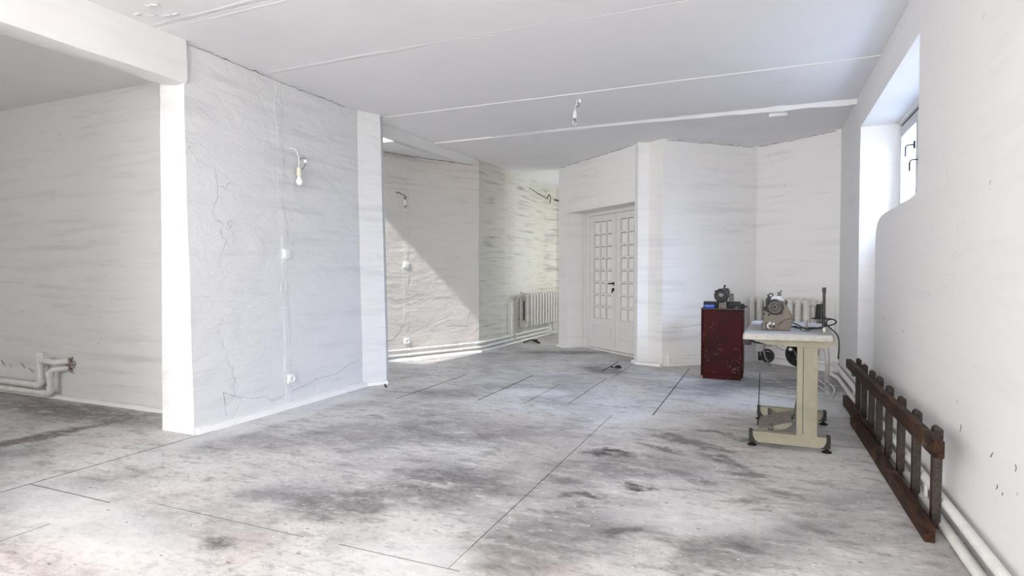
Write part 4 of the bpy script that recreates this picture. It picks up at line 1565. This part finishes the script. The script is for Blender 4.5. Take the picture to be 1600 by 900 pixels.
for (x, h_) in ((.06, .02), (.085, .03), (.105, .022), (.125, .034)):
    cyl(bm, (x, 4.40, .668), (x, 4.40, .668 - h_), .006, seg=6)
box(bm, (.10, 4.39, .654), (.05, .02, .012))
tube(bm, smooth_pts([(.065, 4.45, .67), (.09, 4.45, .62), (.14, 4.45, .60), (.20, 4.45, .60)]), .002, 5)
tube(bm, smooth_pts([(.0, 4.45, .64), (.04, 4.45, .625), (.07, 4.45, .64)]), .002, 5)
obj('under_frame', bm, M['casting_dark'], TR, smooth=True)

# ---- industrial machine on the table
MR = thing('sewing_machine', 'beige industrial sewing machine with large dark handwheel on the white table', 'sewing machine', (.09, 4.4, ZT))
bm = bmesh.new()
body = [(-.015, .747), (.003, .814), (.018, .858), (.018, .914), (.035, .945), (.092, .952), (.123, .942), (.147, .904), (.182, .837), (.182, .820), (.168, .747)]
prism(bm, body, (0, 4.32, 0), (1, 0, 0), (0, 0, 1), (.004, .105, 0))
bmesh.ops.bevel(bm, geom=list(bm.edges), offset=.006, segments=2, affect='EDGES')
obj('pillar', bm, M['casting'], MR, smooth=True)
bm = bmesh.new()
tube(bm, smooth_pts([(.088, 4.318, .752), (.095, 4.317, .785), (.118, 4.317, .812), (.150, 4.317, .826), (.180, 4.318, .828)]), .0035, 6)
obj('belt_guard_rib', bm, M['casting'], MR, smooth=True)
bm = bmesh.new()
box(bm, (.075, 4.60, .905), (.085, .38, .085), bev=.018)
box(bm, (.075, 4.80, .865), (.075, .08, .14), bev=.018)
cyl(bm, (.075, 4.80, .80), (.075, 4.80, .76), .006, seg=8)
obj('arm', bm, M['casting'], MR, smooth=True)
obj('bed', bx(-.01, .165, 4.32, 4.86, .7455, .757, .004), M['casting'], MR, smooth=True)
bm = bmesh.new()
prism(bm, [(.045, .948), (.052, .968), (.060, .975), (.105, .977), (.118, .966), (.130, .945)], (0, 4.335, 0), (1, 0, 0), (0, 0, 1), (.003, .30, 0))
obj('top_cover', bm, M['lid'], MR, smooth=True)
bm = bmesh.new()
lathe(bm, (.071, 4.325, .905), (0, -1, 0), [(.038, 0), (.050, .004), (.053, .012), (.053, .026), (.047, .036), (.041, .034), (.036, .024), (.030, .022), (.027, .030), (.021, .032), (.017, .022), (.010, .022), (.008, .026), (0, .027)], 32)
hw = obj('handwheel', bm, M['casting_dark'], MR, smooth=True)
bm = bmesh.new()
lathe(bm, (.071, 4.325, .905), (0, -1, 0), [(.040, .0345), (.040, .0375), (.037, .0375), (.036, .030)], 30, False)
lathe(bm, (.071, 4.325, .905), (0, -1, 0), [(.033, .028), (.033, .034), (.027, .035), (.024, .030)], 30, False)
lathe(bm, (.071, 4.325, .905), (0, -1, 0), [(.018, .026), (.018, .034), (.012, .034), (.010, .028)], 24, False)
obj('wheel_ring', bm, M['casting_mid'], hw, smooth=True)
bm = bmesh.new()
cyl(bm, (.007, 4.34, .905), (.007, 4.34, .872), .011, seg=10)
cyl(bm, (.004, 4.34, .862), (.010, 4.34, .850), .009, seg=10)
cyl(bm, (.005, 4.34, .89), (.03, 4.34, .89), .006, seg=8)
obj('reverse_lever', bm, M['casting_dark'], MR, smooth=True)
bm = bmesh.new()
tube(bm, smooth_pts([(.026, 4.34, .94), (.03, 4.34, .975), (.045, 4.34, .995), (.060, 4.34, .985), (.052, 4.34, .965), (.035, 4.34, .965)]), .004, 6)
box(bm, (.035, 4.345, .96), (.022, .03, .03), ry=.5, bev=.004)
box(bm, (.024, 4.345, .935), (.02, .03, .05), bev=.004)
tube(bm, [(.022, 4.33, .985), (.06, 4.34, .96)], .003, 6)
obj('bobbin_winder', bm, M['black'], MR, smooth=True)
bm = bmesh.new()
cyl(bm, (.096, 4.36, .973), (.096, 4.36, 1.004), .008, seg=10)
cyl(bm, (.096, 4.36, .975), (.096, 4.36, .982), .013, seg=10)
cyl(bm, (.107, 4.36, .974), (.109, 4.36, 1.012), .003, seg=6)
cyl(bm, (.109, 4.36, 1.008), (.111, 4.36, 1.016), .005, seg=6)
obj('oil_gauge', bm, M['steel'], MR, smooth=True)
bm = bmesh.new()
lathe(bm, (.137, 4.345, .935), (1, 0, .2), [(.018, 0), (.018, .006), (.006, .008), (.006, .014), (0, .014)], 14)
obj('tension_disc', bm, M['casting_dark'], MR, smooth=True)
for (x, z, r_) in ((.036, .851, .008), (.112, .802, .0055), (.112, .862, .007), (.022, .873, .006)):
    bm = bmesh.new()
    cyl(bm, (x, 4.322, z), (x, 4.314, z), r_, seg=12)
    obj('screw_hole', bm, M['black'], MR, smooth=True)
# exposed feed linkage low on the pillar
bm = bmesh.new()
box(bm, (.045, 4.314, .782), (.055, .014, .030), bev=.006)
obj('linkage_plate', bm, M['casting_dark'], MR, smooth=True)
bm = bmesh.new()
cyl(bm, (.012, 4.305, .755), (.010, 4.305, .782), .0055, seg=8)
cyl(bm, (.058, 4.303, .756), (.052, 4.303, .786), .007, seg=8)
cyl(bm, (.025, 4.31, .765), (.045, 4.306, .757), .006, seg=8)
lathe(bm, (.045, 4.310, .792), (0, -1, 0), [(.012, 0), (.012, .008), (.005, .010), (0, .010)], 12)
lathe(bm, (.067, 4.310, .789), (0, -1, 0), [(.010, 0), (.010, .006), (.004, .007), (0, .007)], 12)
lathe(bm, (.030, 4.310, .782), (0, -1, 0), [(.008, 0), (.008, .008), (0, .010)], 12)
box(bm, (.035, 4.308, .765), (.03, .008, .008), ry=.6)
obj('feed_linkage', bm, M['chrome'], MR, smooth=True)

# ---- thread stand
TS = thing('thread_stand', 'black thread stand post with round tray clamped at the right table edge', 'thread stand', (.368, 4.35, ZT))
bm = bmesh.new()
cyl(bm, (.370, 4.35, ZT), (.368, 4.35, .80), .0085, seg=12)
obj('post_foot', bm, M['plastic_cream'], TS, smooth=True)
bm = bmesh.new()
tube(bm, [(.368, 4.35, .79), (.367, 4.35, .90), (.366, 4.35, 1.01)], .0085, 12)
cyl(bm, (.366, 4.35, 1.003), (.366, 4.35, 1.037), .0115, seg=12)
cyl(bm, (.368, 4.35, .785), (.368, 4.35, .805), .0125, seg=12)
obj('post', bm, M['casting_dark'], TS, smooth=True)
bm = bmesh.new()
lathe(bm, (.354, 4.38, .829), (0, 0, 1), [(0, -.004), (.045, -.004), (.062, .001), (.063, .004), (.05, .001), (0, .001)], 28)
box(bm, (.35, 4.37, .810), (.05, .03, .02), bev=.008)
obj('spool_tray', bm, M['casting_dark'], TS, smooth=True)
bm = bmesh.new()
cyl(bm, (.354, 4.36, .83), (.353, 4.36, .945), .0028, seg=8)
obj('spool_pin', bm, M['steel'], TS, smooth=True)
bm = bmesh.new()
lathe(bm, (.350, 4.395, .834), (0, 0, 1), [(.0, 0), (.034, 0), (.034, .006), (.031, .010), (.026, .088), (.020, .092), (0, .092)], 20)
tag(obj('thread_spool', bm, M['thread'], smooth=True), 'cone of black thread on the tray of the thread stand', 'spool')
bm = bmesh.new()
box(bm, (.265, 4.36, .785), (.016, .014, .066), bev=.002)
box(bm, (.262, 4.36, .756), (.05, .04, .010), bev=.003)
cyl(bm, (.245, 4.36, .752), (.245, 4.36, .768), .016, seg=12)
tag(obj('fabric_guide', bm, M['steel'], smooth=True), 'small upright grey steel bracket on the table between machine and thread stand', 'bracket')
bm = bmesh.new()
for k, (x, y, wx, wy, rz) in enumerate(((.255, 4.85, .30, .24, .05), (.26, 4.72, .24, .16, -.12), (.30, 4.60, .18, .12, .18))):
    box(bm, (x, y, ZT + .004 + k * .006), (wx, wy, .006), rz=rz, bev=.002)
tag(obj('cloth_sheets', bm, M['lid']), 'pale bluish sheets lying on the far right of the table top behind the machine', 'cloth')
bm = bmesh.new()
tube(bm, smooth_pts([(.17, 4.33, .80), (.20, 4.32, .795), (.235, 4.32, .775), (.27, 4.32, .762), (.32, 4.32, .770), (.37, 4.31, .785), (.42, 4.31, .80), (.435, 4.32, .815), (.42, 4.33, .83), (.39, 4.34, .825), (.38, 4.33, .80), (.40, 4.25, .775), (.425, 4.15, .745), (.432, 4.12, .69), (.43, 4.13, .60)]), .0045, 8)
tag(obj('power_cord', bm, M['black'], smooth=True), 'black cord looping from the beige machine round the thread stand and over the table edge', 'cord')
bm = bmesh.new()
tube(bm, smooth_pts([(.385, 4.45, .66), (.41, 4.5, .60), (.43, 4.7, .48), (.455, 5.0, .34), (.50, 5.4, .20), (.55, 5.8, .08), (.60, 6.1, .02), (.64, 6.5, .015), (.60, 6.95, .012)]), .008, 8)
tube(bm, smooth_pts([(.375, 4.5, .65), (.40, 4.6, .55), (.43, 4.9, .38), (.47, 5.4, .18), (.53, 6.0, .012), (.58, 6.5, .012), (.54, 6.9, .012), (.46, 6.95, .012), (.50, 6.6, .012), (.60, 6.0, .012)]), .005, 8)
tag(obj('white_cable', bm, M['plastic'], smooth=True), 'pair of white cables hanging from under the table to the floor by the right wall', 'cable')

# ================================================================== LADDER
LD = thing('ladder', 'old brown wooden ladder lying on its long edge against the right wall', 'ladder', (.66, 4.3, 0))


def plank(name, a, b, th, h, mat, parent=LD, lean=0.0, end=.0):
    a, b = Vector(a), Vector(b)
    bm = bmesh.new()
    n = 14
    prev = None
    dd = (b - a).normalized()
    side = Vector((dd.y, -dd.x, 0)).normalized()
    for k in range(n + 1):
        c = a.lerp(b, k / n)
        j = noise.noise(Vector((c.y * 3, h * 9, 2))) * .004
        j2 = noise.noise(Vector((c.y * 4, h * 9, 7))) * .004
        row = []
        for (s, z) in ((-.5, 0), (.5, 0), (.5, 1), (-.5, 1)):
            row.append(bm.verts.new(c + side * (s * th + j) + Vector((0, 0, z * h + j2 * (1 if z else .3)))))
        if prev:
            for i in range(4):
                jn = (i + 1) % 4
                bm.faces.new((prev[i], prev[jn], row[jn], row[i]))
        else:
            bm.faces.new(row[::-1])
        prev = row
    bm.faces.new(prev)
    bmesh.ops.bevel(bm, geom=[e for e in bm.edges], offset=.003, segments=1, affect='EDGES')
    return obj(name, bm, M[mat], parent)


plank('rail', (.660, 2.86, .378), (.655, 5.58, .350), .040, .072, 'wood')
plank('rail', (.650, 2.93, .002), (.628, 4.98, .002), .040, .080, 'wood')
plank('rail', (.672, 4.55, .002), (.652, 5.72, .002), .038, .090, 'wood')
for i, y in enumerate((3.10, 3.47, 3.82, 4.16, 4.485, 4.78, 5.11, 5.42)):
    bm = bmesh.new()
    x0 = .690
    x1 = .722
    tz = .458 - .012 * i / 7 + random.uniform(-.006, .006)
    prism(bm, [(x0 - .0 - .0, .012), (x1 - .0, .012), (x1 + .006, tz - .012), (x1 - .008, tz), (x0 + .012, tz), (x0 + .002, tz - .010)], (0, y - .020, 0), (1, 0, 0), (0, 0, 1), (0, .044, 0))
    bmesh.ops.recalc_face_normals(bm, faces=bm.faces)
    for f in bm.faces:
        f.material_index = 1 if f.normal.y < -.7 else 0
    obj('rung', bm, [M['wood_red'], M['wood_grey']], LD)
bm = bmesh.new()
prism(bm, [(0, 0), (.035, 0), (.035, .11), (0, .11)], (.606, 4.86, .002), (1, 0, 0), (0, 0, 1), (0, .16, 0))
obj('splice_block', bm, M['wood'], LD)
bm = bmesh.new()
seg = 16
lathe(bm, (.700, 5.62, .30), (-.12, -1, .02), [(.010, .0), (.017, 0), (.017, .12), (.012, .12), (.010, .02)], 16)
tag(obj('pipe_stub', bm, M['steel'], smooth=True), 'short open grey pipe stub wedged behind the far end of the ladder', 'pipe')

# ================================================================== FLOOR SCRAPS
bm = bmesh.new()
tube(bm, smooth_pts([(-1.62, 6.93, .008), (-1.59, 6.96, .02), (-1.55, 6.93, .012), (-1.57, 6.90, .016), (-1.62, 6.92, .01)]), .011, 6)
box(bm, (-1.66, 6.94, .008), (.03, .03, .014), rz=.4)
tag(obj('dark_scrap', bm, M['black'], smooth=True), 'small crumpled dark scrap on the floor in front of the white pier', 'scrap')
bm = bmesh.new()
tube(bm, smooth_pts([(-3.53, 8.75, .02), (-3.50, 8.95, .035), (-3.42, 9.05, .03), (-3.38, 8.95, .02)]), .012, 6)
tube(bm, smooth_pts([(-3.46, 8.98, .03), (-3.38, 8.90, .025), (-3.30, 8.85, .012)]), .016, 6)
tag(obj('black_clamp', bm, M['black'], smooth=True), 'black metal clamp lying on the floor below the passage radiator', 'clamp')
bm = bmesh.new()
cyl(bm, (-3.50, 4.93, .008), (-3.42, 4.84, .008), .008, seg=8)
tag(obj('floor_peg', bm, M['black'], smooth=True), 'short dark peg on the floor at the foot of the bright partition corner', 'peg')
